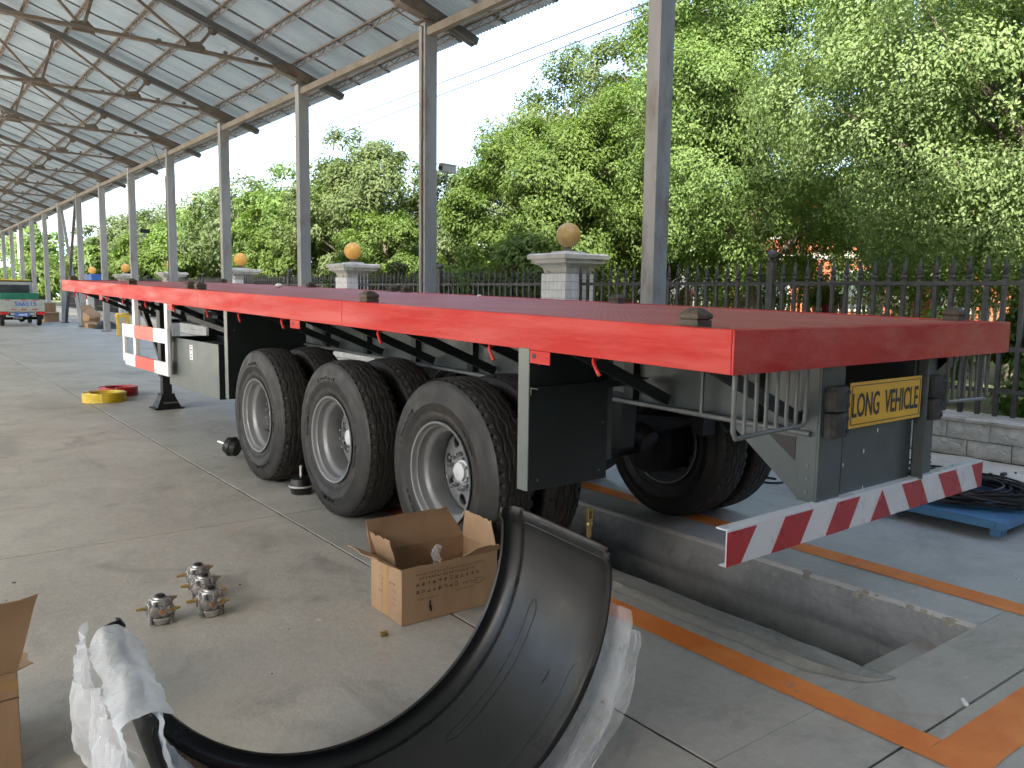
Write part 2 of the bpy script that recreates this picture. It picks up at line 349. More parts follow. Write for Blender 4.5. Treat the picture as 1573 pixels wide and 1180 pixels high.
def leaf_material(name, cols, rough=.62, transl=.45):
    m = bpy.data.materials.new(name); m.use_nodes = True
    n, l = m.node_tree.nodes, m.node_tree.links; b = n['Principled BSDF']
    at = n.new('ShaderNodeAttribute'); at.attribute_name = 'tone'
    r = n.new('ShaderNodeValToRGB')
    e = r.color_ramp.elements
    e[0].position, e[0].color = 0., (*cols[0], 1)
    e[1].position, e[1].color = 1., (*cols[-1], 1)
    for i, c in enumerate(cols[1:-1]):
        x = e.new((i+1)/(len(cols)-1)); x.color = (*c, 1)
    l.new(at.outputs['Fac'], r.inputs[0]); l.new(r.outputs[0], b.inputs['Base Color'])
    b.inputs['Roughness'].default_value = rough; b.inputs['Specular IOR Level'].default_value = .25
    tr = n.new('ShaderNodeBsdfTranslucent')
    mx = n.new('ShaderNodeMix'); mx.data_type = 'RGBA'; mx.blend_type = 'MULTIPLY'; mx.inputs['Factor'].default_value = 1.
    mx.inputs['B'].default_value = (1.25, 1.4, .55, 1); l.new(r.outputs[0], mx.inputs['A']); l.new(mx.outputs['Result'], tr.inputs['Color'])
    ms = n.new('ShaderNodeMixShader'); ms.inputs[0].default_value = transl
    l.new(b.outputs[0], ms.inputs[1]); l.new(tr.outputs[0], ms.inputs[2]); l.new(ms.outputs[0], n['Material Output'].inputs['Surface'])
    return m
M['leaf_olive'] = leaf_material('camphor_leaf', [(0.0397, 0.0608, 0.0198), (0.0549, 0.0806, 0.0258), (0.0708, 0.0988, 0.0334), (0.0895, 0.1155, 0.0456)])
M['leaf_pale'] = leaf_material('pale_camphor_leaf', [(0.0732, 0.1134, 0.0399), (0.0977, 0.1449, 0.0525), (0.1250, 0.1785, 0.0693), (0.1562, 0.2079, 0.0945)])
M['leaf_mid'] = leaf_material('mid_green_leaf', [(0.0494, 0.0860, 0.0240), (0.0703, 0.1160, 0.0310), (0.0931, 0.1460, 0.0390), (0.1187, 0.1720, 0.0520)])
M['leaf_lime'] = leaf_material('lime_green_leaf', [(0.0317, 0.0558, 0.0109), (0.0462, 0.0782, 0.0143), (0.0620, 0.0993, 0.0177), (0.0792, 0.1170, 0.0245)], transl=.42)
M['leaf_far'] = leaf_material('distant_leaf', [(0.0358, 0.0558, 0.0213), (0.0483, 0.0722, 0.0271), (0.0623, 0.0886, 0.0344), (0.0779, 0.1050, 0.0459)])
M['leaf_hedge'] = leaf_material('hedge_leaf', [(.050, .098, .022), (.080, .145, .030), (.118, .195, .040), (.155, .235, .058)])

# ------------------------------------------------------------------ mesh helpers
TILT = 0.0201
class MB:
    """collects shapes, then links them as ONE mesh object"""
    def __init__(s): s.v, s.f = [], []
    def add(s, vs, fs):
        o = len(s.v); s.v += [tuple(x) for x in vs]; s.f += [tuple(i+o for i in f) for f in fs]; return s
    def box(s, x0, x1, y0, y1, z0, z1):
        return s.add([(x0, y0, z0), (x1, y0, z0), (x1, y1, z0), (x0, y1, z0), (x0, y0, z1), (x1, y0, z1), (x1, y1, z1), (x0, y1, z1)],
                     [(0, 3, 2, 1), (4, 5, 6, 7), (0, 1, 5, 4), (1, 2, 6, 5), (2, 3, 7, 6), (3, 0, 4, 7)])
    def bar(s, p, q, w, h, up=(0, 0, 1)):
        p, q = Vector(p), Vector(q); d = (q-p).normalized(); u = Vector(up)
        a = d.cross(u)
        if a.length < 1e-4: a = d.cross(Vector((1, 0, 0)))
        a.normalize(); b = a.cross(d).normalized()
        vs = []
        for c in (p, q):
            for sa, sb in ((-1, -1), (1, -1), (1, 1), (-1, 1)): vs.append(c + a*sa*w/2 + b*sb*h/2)
        return s.add(vs, [(0, 1, 2, 3), (7, 6, 5, 4), (0, 4, 5, 1), (1, 5, 6, 2), (2, 6, 7, 3), (3, 7, 4, 0)])
    def tube(s, pts, r, n=8, cap=True, closed=False):
        pts = [Vector(p) for p in pts]; rs = r if isinstance(r, (list, tuple)) else [r]*len(pts)
        vs, fs = [], []; a = None
        for i, p in enumerate(pts):
            if closed: d = pts[(i+1) % len(pts)]-pts[i-1]
            else: d = pts[min(i+1, len(pts)-1)]-pts[max(i-1, 0)]
            if d.length < 1e-7: d = Vector((0, 0, 1))
            d.normalize()
            if a is None:
                a = d.orthogonal().normalized()
            else:
                a = (a-d*a.dot(d))
                a = d.orthogonal().normalized() if a.length < 1e-5 else a.normalized()
            b = d.cross(a)
            for k in range(n):
                t = 2*math.pi*k/n; vs.append(p+(a*math.cos(t)+b*math.sin(t))*rs[i])
        m = len(pts)
        for i in range(m if closed else m-1):
            j = (i+1) % m
            for k in range(n): fs.append((i*n+k, i*n+(k+1) % n, j*n+(k+1) % n, j*n+k))
        if cap and not closed: fs += [tuple(range(n))[::-1], tuple((m-1)*n+k for k in range(n))]
        return s.add(vs, fs)
    def lathe(s, prof, org=(0, 0, 0), axis=(0, 0, 1), n=32, cap=True):
        """prof: list of (distance along axis, radius)"""
        o, d = Vector(org), Vector(axis).normalized(); a = d.orthogonal().normalized(); b = d.cross(a)
        vs, fs = [], []
        for h, r in prof:
            for k in range(n):
                t = 2*math.pi*k/n; vs.append(o+d*h+(a*math.cos(t)+b*math.sin(t))*r)
        for i in range(len(prof)-1):
            for k in range(n): fs.append((i*n+k, i*n+(k+1) % n, (i+1)*n+(k+1) % n, (i+1)*n+k))
        if cap:
            if prof[0][1] > 1e-5: fs.append(tuple(range(n))[::-1])
            if prof[-1][1] > 1e-5: fs.append(tuple((len(prof)-1)*n+k for k in range(n)))
        return s.add(vs, fs)
    def prism(s, poly, t0, t1, axis='x'):
        """poly in the two other axes (x: (y,z), y: (x,z), z: (x,y)) pushed from t0 to t1"""
        n = len(poly)
        def P(a, b, t): return {'x': (t, a, b), 'y': (a, t, b), 'z': (a, b, t)}[axis]
        vs = [P(a, b, t0) for a, b in poly]+[P(a, b, t1) for a, b in poly]
        return s.add(vs, [tuple(range(n)), tuple(range(2*n-1, n-1, -1))]+[(i, i+n, (i+1) % n+n, (i+1) % n) for i in range(n)])
    def grid(s, rows, closed_u=False, closed_v=False):
        """rows: list of lists of points"""
        nu, nv = len(rows), len(rows[0]); vs = [p for r in rows for p in r]; fs = []
        for i in range(nu if closed_u else nu-1):
            for j in range(nv if closed_v else nv-1):
                a, b = i, (i+1) % nu; c, d = j, (j+1) % nv
                fs.append((a*nv+c, b*nv+c, b*nv+d, a*nv+d))
        return s.add(vs, fs)
    def ball(s, c, r, n=16, sq=(1, 1, 1)):
        rows = []
        for i in range(n//2+1):
            ph = math.pi*i/(n//2); rows.append([(c[0]+sq[0]*r*math.sin(ph)*math.cos(2*math.pi*k/n), c[1]+sq[1]*r*math.sin(ph)*math.sin(2*math.pi*k/n), c[2]+sq[2]*r*math.cos(ph)) for k in range(n)])
        return s.grid(rows, closed_v=True)
    def mesh(s, name, m, smooth=None, shear=False):
        me = bpy.data.meshes.new(name)
        vs = [(x, y, z+TILT*y) for x, y, z in s.v] if shear else s.v
        me.from_pydata(vs, [], s.f)
        import bmesh
        bm = bmesh.new(); bm.from_mesh(me); bmesh.ops.recalc_face_normals(bm, faces=bm.faces); bm.to_mesh(me); bm.free()
        if smooth is not None:
            me.polygons.foreach_set('use_smooth', [True]*len(me.polygons))
            me.set_sharp_from_angle(angle=R(smooth))
        me.materials.append(M[m] if isinstance(m, str) else m)
        me.update(); return me
    def build(s, name, m, parent=None, smooth=None, shear=False, bevel=0., loc=None):
        return link(name, s.mesh(name, m, smooth, shear), parent, bevel, loc)

def link(name, me, parent=None, bevel=0., loc=None):
    o = bpy.data.objects.new(name, me); col.objects.link(o)
    if parent is not None: o.parent = parent
    if loc is not None: o.location = loc
    if bevel:
        b = o.modifiers.new('bevel', 'BEVEL'); b.width = bevel; b.segments = 2; b.limit_method = 'ANGLE'; b.angle_limit = R(40)
    return o
def tag(o, label=None, cat=None, group=None, kind=None):
    if label: o['label'] = label
    if cat: o['category'] = cat
    if group: o['group'] = group
    if kind: o['kind'] = kind
    return o
def empty(name, loc=(0, 0, 0), rz=0., label=None, cat=None, group=None):
    o = bpy.data.objects.new(name, None); col.objects.link(o); o.location = loc; o.rotation_euler = (0, 0, rz)
    o.empty_display_size = .2
    return tag(o, label, cat, group)
def struct(o): o['kind'] = 'structure'; return o
def copy_tree(o, parent=None, loc=None):
    c = o.copy(); col.objects.link(c); c.parent = parent
    if loc is not None: c.location = loc
    for ch in o.children: copy_tree(ch, c)
    return c
def text_mesh(body, size, name, m, extrude=.0008, sx=1., bold=0.):
    cu = bpy.data.curves.new(name, 'FONT'); cu.body = body; cu.size = size; cu.extrude = extrude; cu.align_x = 'CENTER'; cu.align_y = 'CENTER'; cu.offset = bold
    cu.resolution_u = 3
    o = bpy.data.objects.new('tmp_text', cu); col.objects.link(o)
    bpy.context.view_layer.update()
    me = bpy.data.meshes.new_from_object(o.evaluated_get(bpy.context.evaluated_depsgraph_get()))
    bpy.data.objects.remove(o); me.name = name; me.materials.clear(); me.materials.append(M[m])
    for v in me.vertices: v.co.x *= sx
    return me
def n3(x, y, z=0.): return mnoise.noise((x, y, z))

# ================================================================== GROUND, FLOOR, PIT
PX0, PX1, PY0, PY1 = .785, 1.64, -.25, 5.05      # inspection pit
def edge_near(y):
    e = PX0+.018*n3(y*2.3, 4.)+.012*n3(y*9, 1.)+.006*n3(y*30, 2.)
    return e - .03*max(0., n3(y*1.3, 8.))
def edge_far(y): return PX1+.008*n3(y*2.7, 14.)+.009*n3(y*11, 11.)+.004*n3(y*35, 2.)
g = MB()
for x0, x1, y0, y1 in ((-400, .6, -300, 1500), (1.9, 5.9, -300, 1500), (.6, 1.9, -300, -.6), (.6, 1.9, 5.4, 1500)):
    g.add([(x0, y0, -.07), (x1, y0, -.07), (x1, y1, -.07), (x0, y1, -.07)], [(0, 1, 2, 3)])
struct(g.build('ground', 'yard'))
so = MB()
rows = []
rng = random.Random(3)
xs = [6.30, 6.6, 7, 8, 9, 10, 12, 14, 16, 20, 30, 60, 120, 400]
for x in xs:
    rows.append([(x, y, (.30 if x < 6.5 else .33)+.10*n3(x*.4, y*.4)*(x > 6.5)) for y in [-120, -60, -30]+[-12+i*2.2 for i in range(50)]+[110, 130, 160, 220, 320, 500, 900, 1500]])
struct(so.grid(rows).build('garden_ground', 'soil', smooth=80))

floor = struct(empty('concrete_floor'))
XJ = [-9.0, -4.67, -.34, 3.82]
YJ = [-9.3, -4.95, -.58]+[3.53+4.375*i for i in range(18)]
GAP = .011
def slab_mesh(x0, x1, y0, y1, left=None, right=None, m='floor', seed=0):
    """slab with slightly ragged edges; left/right may be edge functions of y"""
    n = max(4, int((y1-y0)/.05)); rows = []
    ys = [y0+(y1-y0)*i/n for i in range(n+1)]
    jag = lambda y, s: .004*n3(y*6, s)+.003*n3(y*23, s*2.)
    mb = MB()
    top, bot = [], []
    for y in ys:
        a = left(y) if left else x0+GAP/2+abs(jag(y, x0))
        b = right(y) if right else x1-GAP/2-abs(jag(y, x1+5))
        zl = -.012*max(0, n3(y*8, 3.)) if left else 0.
        zr = -.012*max(0, n3(y*8, 5.)) if right else 0.
        ca = .014 if left else .003; cb_ = .014 if right else .003
        q = [(a, -.10 if not left else -.022), (a, zl-ca*.85), (a+ca, zl*.3), (a+(b-a)*.33, 0), (a+(b-a)*.66, 0), (b-cb_, zr*.3), (b, zr-cb_*.85), (b, -.10 if not right else -.022)]
        rows.append([(x, y, z) for x, z in q])
    mb.grid(rows)
    k = len(rows[0])
    mb.f.append(tuple(range(k))); mb.f.append(tuple(n*k+i for i in range(k)))
    return mb
for i in range(len(XJ)-1):
    for j in range(len(YJ)-1):
        x0, x1, y0, y1 = XJ[i], XJ[i+1], YJ[j]+GAP/2, YJ[j+1]-GAP/2
        if i == 2 and y1 > PY0 and y0 < PY1:
            ya = max(y0, PY0); yb = min(y1, PY1)
            slab_mesh(x0, PX0, ya, yb, right=edge_near).build('slab', 'floor_pit', floor, smooth=40)
            slab_mesh(PX1, x1, ya, yb, left=edge_far).build('slab', 'floor_skylit', floor, smooth=40)
            if y0 < PY0: slab_mesh(x0, x1, y0, PY0-.002).build('slab', 'floor_pit', floor, smooth=40)
            if y1 > PY1: slab_mesh(x0, x1, PY1+.002, y1).build('slab', 'floor_pit', floor, smooth=40)
        else:
            slab_mesh(x0, x1, y0, y1).build('slab', 'floor' if i < 2 else 'floor_pit', floor, smooth=40)
for x in XJ[1:-1]:
    MB().box(x-.02, x+.02, -12, 76, -.06, -.005).build('joint_filler', 'joint', floor)
for y in YJ[1:-1]:
    for xa, xb_ in ((-9., -.37), (-.31, .70), (1.75, 3.80)):
        MB().box(xa, xb_, y-.02, y+.02, -.06, -.005).build('joint_filler', 'joint', floor)
# inspection pit: walls, end step, bottom
pit = struct(empty('inspection_pit'))
ny = 180
def wall_rows(edge, sgn):
    rows = []
    for i in range(ny+1):
        y = PY0-.02+(PY1-PY0+.04)*i/ny; e = edge(y)
        r = [(e+sgn*.012, y, -.016)]
        for z in (-.05, -.09, -.16, -.24, -.27, -.30, -.45, -.7, -1.0, -1.3):
            r.append((e+sgn*(.004+.012*n3(y*1.7, z*4, 3)+(.035 if z < -.25 else 0.)*(1 if sgn > 0 else 0)+.01*n3(y*6, z*9, 7)), y, z+.012*n3(y*2.2, z, 5)))
        rows.append(r)
    return rows
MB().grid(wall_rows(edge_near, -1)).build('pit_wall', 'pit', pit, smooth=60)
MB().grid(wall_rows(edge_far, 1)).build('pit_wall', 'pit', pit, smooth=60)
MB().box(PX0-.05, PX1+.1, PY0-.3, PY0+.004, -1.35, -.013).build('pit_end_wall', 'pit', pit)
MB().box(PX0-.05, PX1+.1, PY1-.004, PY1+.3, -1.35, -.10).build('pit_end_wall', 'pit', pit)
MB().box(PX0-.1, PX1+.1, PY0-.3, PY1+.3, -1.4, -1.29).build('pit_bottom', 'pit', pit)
MB().box(PX0-.02, PX1+.05, PY0, PY0+.28, -1.3, -.16).build('pit_step', 'floor_pit', pit, bevel=.012)
# crumbled pale stone along the pit's far lip
r_ = random.Random(12)
mb = MB()
for i in range(26):
    y = -.2+.9*r_.random()**1.3; s_ = .007+.015*r_.random()**2; x = edge_far(y)+.004+.014*r_.random(); z = -.012-.035*r_.random()
    mb.ball((x, y, z), s_, 6, (.8+.4*r_.random(), 1+.9*r_.random(), .7+.5*r_.random()))
tag(mb.build('broken_lip', 'rubble', pit, smooth=20), kind='stuff')

# trowelled mortar ledge along the pit's near side
rows = []
for i in range(121):
    y = -.30+3.6*i/120; e = edge_near(y) if y > PY0 else PX0+(PY0-y)*.3
    taper = min(1., max(0., (y+.30)/.28))**.5
    x0 = e-(.03+.23*taper)+.02*n3(y*3, 21.)+.008*n3(y*13, 22.)
    rows.append([(x0+(e-.012-x0)*k/8, y, .003+(.010*math.sin(math.pi*k/8)+.005*n3(k*.7, y*6, 4.)+.004*n3(k*2., y*17, 6.))*taper*(0 < k < 8)+(.012*taper if k == 2 else 0)) for k in range(9)])
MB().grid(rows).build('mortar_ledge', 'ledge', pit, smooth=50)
# painted orange lines
def painted(name, x0, x1, y0, y1):
    nx, nyy = 3, max(2, int((y1-y0)/.12)); n2 = max(3, int((x1-x0)/.12))
    rows = [[(x0+(x1-x0)*i/n2+.005*n3(i, j*.7, x0), y0+(y1-y0)*j/nyy+.004*n3(i*.7, j, 9), .004) for j in range(nyy+1)] for i in range(n2+1)]
    o = MB().grid(rows).build(name, 'orange'); return o
struct(painted('orange_line', .285, .445, -.645, 5.25))
struct(painted('orange_line', 1.955, 2.12, -.645, 5.25))
struct(painted('orange_line', .285, 3.7, -.83, -.6455))
struct(painted('orange_line', .4455, 1.9545, 5.09, 5.25))
# rough gutter strip between the floor and the fence wall
rows = []
for i in range(26):
    x = 3.825+(6.03-3.825)*i/25
    rows.append([(x, -8+.25*j, -.006+.02*n3(x*2, j*.5)*(0 if i == 0 else 1)+.012*n3(x*7, j*1.7)*(0 if i == 0 else 1)) for j in range(360)])
struct(MB().grid(rows).build('gutter_strip', 'rough_strip', smooth=80))

# ================================================================== SHED
CX, CY0, CS = 3.90, 4.035, 4.488
ROOFY0, ROOFY1 = -9.2, 84.
RIDGE = -2.55
def roof_z(x):           # top of the rafters
    return 5.60+.345*(3.93-x) if x > RIDGE else 5.60+.345*(3.93-(2*RIDGE-x))
shed = empty('open_shed', (0, 0, 0), 0, 'long open-sided shed with blue-grey corrugated roof on steel trusses and grey columns', 'shed')
c = MB()
c.box(-.1, .1, -.085, .085, 0, 5.36)
col_me = c.mesh('column', 'steel_col')
cap_me = MB().box(-.16, .16, -.14, .14, 5.36, 5.385).mesh('column_cap', 'steel_truss')
base_me = MB().box(-.19, .19, -.17, .17, .0, .022).mesh('base_plate', 'steel_dark')
# half truss, in local x,z at y = 0 (copied along y)
top_pts = [(4.72, roof_z(4.72)-.05), (RIDGE, roof_z(RIDGE)-.05)]
TN = [2.3, .55, -1.2]
BN = [2.0, .26, -1.5]
BZ = 5.66
def tp(x): return (x, 0, roof_z(x)-.07)
def half_truss(sgn):
    X = (lambda x: x) if sgn > 0 else (lambda x: 2*RIDGE-x)
    P = lambda x, z, y=0.: (X(x), y, z)
    parts = []
    a = MB()
    for yo in (-.045, .045):
        a.bar(P(4.72, roof_z(4.72)-.06, yo), P(RIDGE, roof_z(RIDGE)-.06, yo), .075, .105)
    parts.append(('top_chord', a.mesh('top_chord', 'steel_dark')))
    b = MB()
    for yo in (-.03, .03):
        b.bar(P(3.75, 5.585, yo), P(BN[0], 5.645, yo), .045, .05); b.bar(P(BN[0], 5.645, yo), P(RIDGE, 5.72, yo), .045, .05)
    for x in (3.05, 2.5, 1.4, .9, -.4, -1., -2.1): b.bar(P(x-.03, 5.69, 0), P(x+.03, 5.69, 0), .08, .05)
    parts.append(('bottom_chord', b.mesh('bottom_chord', 'steel_truss')))
    for i in range(3):
        parts.append(('web_strut', MB().bar(P(BN[i], 5.66), P(TN[i], roof_z(TN[i])-.1), .05, .05).mesh('web_strut', 'steel_truss')))
        tx = TN[i+1] if i < 2 else RIDGE
        parts.append(('web_diagonal', MB().bar(P(BN[i], 5.66), P(tx, roof_z(tx)-.12), .045, .045).mesh('web_diagonal', 'steel_truss')))
        g_ = MB().prism([(X(BN[i]-.17), 5.61), (X(BN[i]+.17), 5.60), (X(BN[i]+.15), 5.72), (X(BN[i]+.06), 5.80), (X(BN[i]-.17), 5.74)], -.012, .012, 'y')
        parts.append(('gusset', g_.mesh('gusset', 'steel_truss')))
        g_ = MB().prism([(X(TN[i]-.1), roof_z(TN[i]-.1)-.1), (X(TN[i]+.1), roof_z(TN[i]+.1)-.1), (X(TN[i]+.02), roof_z(TN[i])-.22), (X(TN[i]-.08), roof_z(TN[i])-.2)], -.012, .012, 'y')
        parts.append(('gusset', g_.mesh('gusset', 'steel_truss')))
    g_ = MB().prism([(X(4.02), 5.39), (X(3.42), 5.54), (X(3.30), 5.62), (X(3.62), 5.67), (X(4.02), 5.53)], -.09, .09, 'y')
    parts.append(('gusset', g_.mesh('gusset', 'steel_truss')))
    return parts
TP = [half_truss(1), half_truss(-1)]
for k in range(-2, 18):
    y = CY0+k*CS
    t = link('truss', TP[0][0][1], shed, loc=(0, y, 0))
    for side in (0, 1):
        for nm, me in TP[side]:
            if side == 0 and nm == 'top_chord': continue
            if side == 1 and k > 9 and nm in ('web_strut', 'web_diagonal', 'gusset'): continue
            link(nm, me, t)
    for cx in (CX, 2*RIDGE-CX):
        if k < -1 and cx == CX and k < -3: pass
        o = link('column', col_me, shed, loc=(cx, y, 0))
        link('column_cap', cap_me, o); link('base_plate', base_me, o)
# longitudinal tie between the column heads
for sx in (CX-.02, 2*RIDGE-CX+.02):
    t = MB()
    t.box(sx-.05, sx+.05, ROOFY0+1, ROOFY1-2, 5.18, 5.29)
    t.build('eaves_tie', 'tie', shed)
# lattice purlins
def purlin_mesh(x):
    zb = roof_z(x); m_ = MB()
    y0, y1 = ROOFY0+.3, ROOFY1-.3
    m_.box(x-.025, x+.025, y0, y1, zb+.105, zb+.135)
    m_.tube([(x, y0, zb+.012), (x, y1, zb+.012)], .012, 5)
    p = .2; n = int((y1-y0)/p)
    pts = [(x, y0+i*p, zb+(.105 if i % 2 else .012)) for i in range(n)]
    rows_v = []; fs = []
    for i in range(n-1): m_.bar(pts[i], pts[i+1], .013, .013)
    return m_
PUR = [4.58, 3.80, 3.03, 2.28, 1.53, .77, .0, -.76, -1.52, -2.28]
for x in PUR:
    purlin_mesh(x).build('purlin', 'purlin', shed)
    if x in PUR[::2]: purlin_mesh(2*RIDGE-x).build('purlin', 'purlin', shed)
# corrugated sheets, each its own piece, lapped by one rib
def sheet_mesh(sgn):
    per, rib = .076, 15; pts = []
    n = rib*4+4; rows = []
    for xx in (4.86, 3.0, 1.0, -1., RIDGE):
        X = xx if sgn > 0 else 2*RIDGE-xx
        rows.append([(X, i*per/4, roof_z(xx)+.15+.011*math.sin(i*math.pi/2)) for i in range(n+1)])
    return MB().grid(rows)
sh = [sheet_mesh(1).mesh('roof_sheet', 'roof', smooth=70), sheet_mesh(-1).mesh('roof_sheet', 'roof', smooth=70)]
W_S = .076*15
rr = random.Random(5)
for s_ in (0, 1):
    for i in range(int((ROOFY1-ROOFY0)/W_S)):
        link('roof_sheet', sh[s_], shed, loc=(0, ROOFY0+i*W_S, .004*(i % 2)+.003*rr.random()))
for i in range(int((ROOFY1-ROOFY0)/W_S)):
    if i == 0:
        lap = MB(); lap.add([(x, y_, roof_z(x)+.128+dz) for dz in (0, .008) for x, y_ in ((4.84, -.022), (4.84, .022), (RIDGE, .022), (RIDGE, -.022))], [(0, 1, 2, 3), (7, 6, 5, 4), (0, 4, 5, 1), (1, 5, 6, 2), (2, 6, 7, 3), (3, 7, 4, 0)])
        lap = lap.mesh('lap_strip', 'lap')
    link('lap_strip', lap, shed, loc=(0, ROOFY0+i*W_S+.04, 0))
# hall added out of view behind the camera to keep light off the trailer rear
hall = empty('light_blocker_hall', (0, -9.6, 0), 0, 'unseen grey hall added behind the viewpoint to darken the trailer rear', 'building')
gw = MB(); gw.grid([[(-45+.15*i, .02*(i % 2), z) for z in (0., 8.5)] for i in range(420)])
gw.build('wall', 'wall_sheet', hall)
MB().prism([(-14, 8.5), (0.3, 8.5), (-7, 10.5)], -45.2, 18.2, 'x').build('roof', 'roof', hall)
MB().box(-45, 18, -13.8, -.02, 0, 8.4).build('light_blocker_body', 'wall_sheet', hall)
# crossed braces between two far columns
y7, y8 = CY0+7*CS, CY0+8*CS
MB().bar((CX+.05, y8-.1, 5.1), (CX+.05, y7+.9, .05), .11, .11).build('cross_brace', 'steel_col', shed)
MB().bar((CX-.08, y7+.1, 5.1), (CX-.08, y8-.9, .05), .10, .10).build('cross_brace', 'steel_dark', shed)
# thin drop pipe and conduit on the second column
MB().tube([(CX-.115, CY0+CS-.02, 1.0), (CX-.115, CY0+CS-.02, 3.6), (CX-.11, CY0+CS-.03, 5.3), (CX-.6, CY0+CS-.03, 5.45)], .014, 6).build('conduit', 'steel_truss', shed, smooth=50)
MB().tube([(CX-.12, CY0+4*CS, 1.2), (CX-.13, CY0+4*CS, 4.6), (CX-.5, CY0+4*CS, 5.6)], .012, 5).build('conduit', 'steel_dark', shed)

# ================================================================== TRAILER
H0, HR, LEN, WID = 1.442, .167, 12.53, 2.5
tr = empty('flatbed_trailer', (0, 0, 0), R(1.3), 'long red flatbed semi-trailer with dark chassis and six dual wheel sets', 'trailer')
RB = H0-HR       # underside of the rail at the rear (before tilt)
def rail(sgn):
    X = (lambda x: x) if sgn > 0 else (lambda x: WID-x)
    m = MB(); prof = [(0, RB), (.07, RB), (.07, RB+.009), (.009, RB+.009), (.009, H0-.009), (.075, H0-.009), (.075, H0), (0, H0)]
    m.prism([(X(a), z) for a, z in prof], .0, LEN, 'y')
    return m
rail(1).build('side_rail', 'red', tr, shear=True, bevel=.004)
rail(-1).build('side_rail', 'red', tr, shear=True, bevel=.004)
for s_, xx in ((0, -.0012), (1, WID+.0002)):
    MB().box(xx, xx+.001, .02, LEN-.02, RB+.098, RB+.101).build('rail_crease', 'red', tr, shear=True)
    for yy in (3.1, 6.05, 9.1): MB().box(xx, xx+.001, yy, yy+.004, RB+.004, H0-.004).build('weld_seam', 'red', tr, shear=True)
m = MB(); m.box(.0, WID, -.012, -.002, RB, H0+.001); m.box(.0, WID, -.002, .06, H0-.006, H0+.002); m.box(.01, WID-.01, -.002, .06, RB+.001, RB+.009)
m.build('rear_beam', 'red', tr, shear=True, bevel=.003)
m = MB(); m.box(.0, WID, LEN, LEN+.012, RB, H0); m.box(.01, WID-.01, LEN-.06, LEN, H0-.012, H0-.002)
m.build('front_beam', 'red', tr, shear=True)
# chequer plates
ny_ = 9
for i in range(ny_):
    y0 = .06+i*(LEN-.12)/ny_; y1 = .06+(i+1)*(LEN-.12)/ny_-.004
    for x0, x1 in ((.078, WID/2-.002), (WID/2+.002, WID-.078)):
        MB().box(x0, x1, y0, y1, H0-.012, H0-.005).build('deck_plate', 'deck', tr, shear=True)
# main beams: top flange, web, bottom flange
for bx_, s in ((.85, -1), (1.65, 1)):
    m = MB(); m.box(bx_-.006, bx_+.006, .10, 9.2, .965, RB+.03); m.box(bx_-.006, bx_+.006, 9.2, 12.4, 1.12, RB+.03)
    m.build('beam_web', 'chassis_grey', tr, shear=True)
    m = MB(); m.box(bx_-.075, bx_+.075, .10, 9.2, .95, .965); m.box(bx_-.075, bx_+.075, 9.0, 12.4, 1.105, 1.12); m.box(bx_-.07, bx_+.07, .1, 12.4, RB+.03, RB+.045)
    m.build('beam_flange', 'chassis_grey', tr, shear=True)
# cross members under the deck, and outriggers to the rails
OUT = [.18, .98, 1.72, 2.48, 3.22, 3.98, 4.75, 6.2, 7.6, 9.0, 10.4, 11.8]
for y in [.3+.48*i for i in range(26)]:
    MB().box(.08, WID-.08, y-.025, y+.025, RB+.047, H0-.014).build('cross_member', 'chassis', tr, shear=True)
for y in OUT:
    for s in (0, 1):
        X = (lambda x: x) if s == 0 else (lambda x: WID-x)
        m = MB()
        m.bar((X(.10), y, RB+.02), (X(.80), y, 1.0), .055, .030, up=(0, 1, 0))
        m.bar((X(.10), y+.05, RB+.02), (X(.80), y+.035, 1.0), .008, .045, up=(0, 1, 0))
        m.build('outrigger', 'chassis', tr, shear=True)
        MB().box(X(.844)-.05 if s == 0 else X(.844), X(.844) if s == 0 else X(.844)+.05, y+.24, y+.31, .967, RB+.03).build('stiffener', 'chassis', tr, shear=True)
# air pipe along the lower flange
MB().tube([(.755, .12, .962), (.755, 1.4, .962), (.76, 5.0, .962)], .013, 8).build('air_pipe', 'rod', tr, smooth=50, shear=True)
MB().tube([(.755, .72, .962), (.76, .72, RB+.02)], .010, 8).build('air_pipe', 'rod', tr, smooth=50, shear=True)
MB().lathe([(0, .028), (.004, .028)], (.835, .07+.12, 1.16), (-1, 0, 0), 16).build('cable_hole', 'black', tr)
# rear uprights
for x0, x1, s in ((.765, .955, 1), (1.66, 1.85, -1)):
    m = MB()
    if s > 0: m.box(x0, x1, .08, .092, .655, RB); m.box(x0, x0+.012, .092, .18, .655, RB); m.box(x1-.012, x1, .092, .18, .655, RB)
    else: m.box(x0, x1, .08, .092, .655, RB); m.box(x0, x0+.012, .035, .08, .655, RB); m.box(x1-.012, x1, .092, .18, .655, RB)
    m.build('rear_upright', 'chassis_grey', tr, bevel=.003)
    xm = x0+.01
    m = MB().prism([(.18, .955), (.56, .955), (.18, .66)], xm, xm+.012, 'x')
    m.build('brace_plate', 'chassis_grey', tr, bevel=.002)
    m = MB()
    for zz in (.70, .76, .82): m.lathe([(0, .008), (.004, .008)], (x0-.001, .13, zz), (-1, 0, 0), 8)
    m.build('bolt', 'rod', tr)
MB().prism([(.20, .94), (.35, .94), (.20, .83)], .772, .7745, 'x').build('brace_window', 'black', tr)
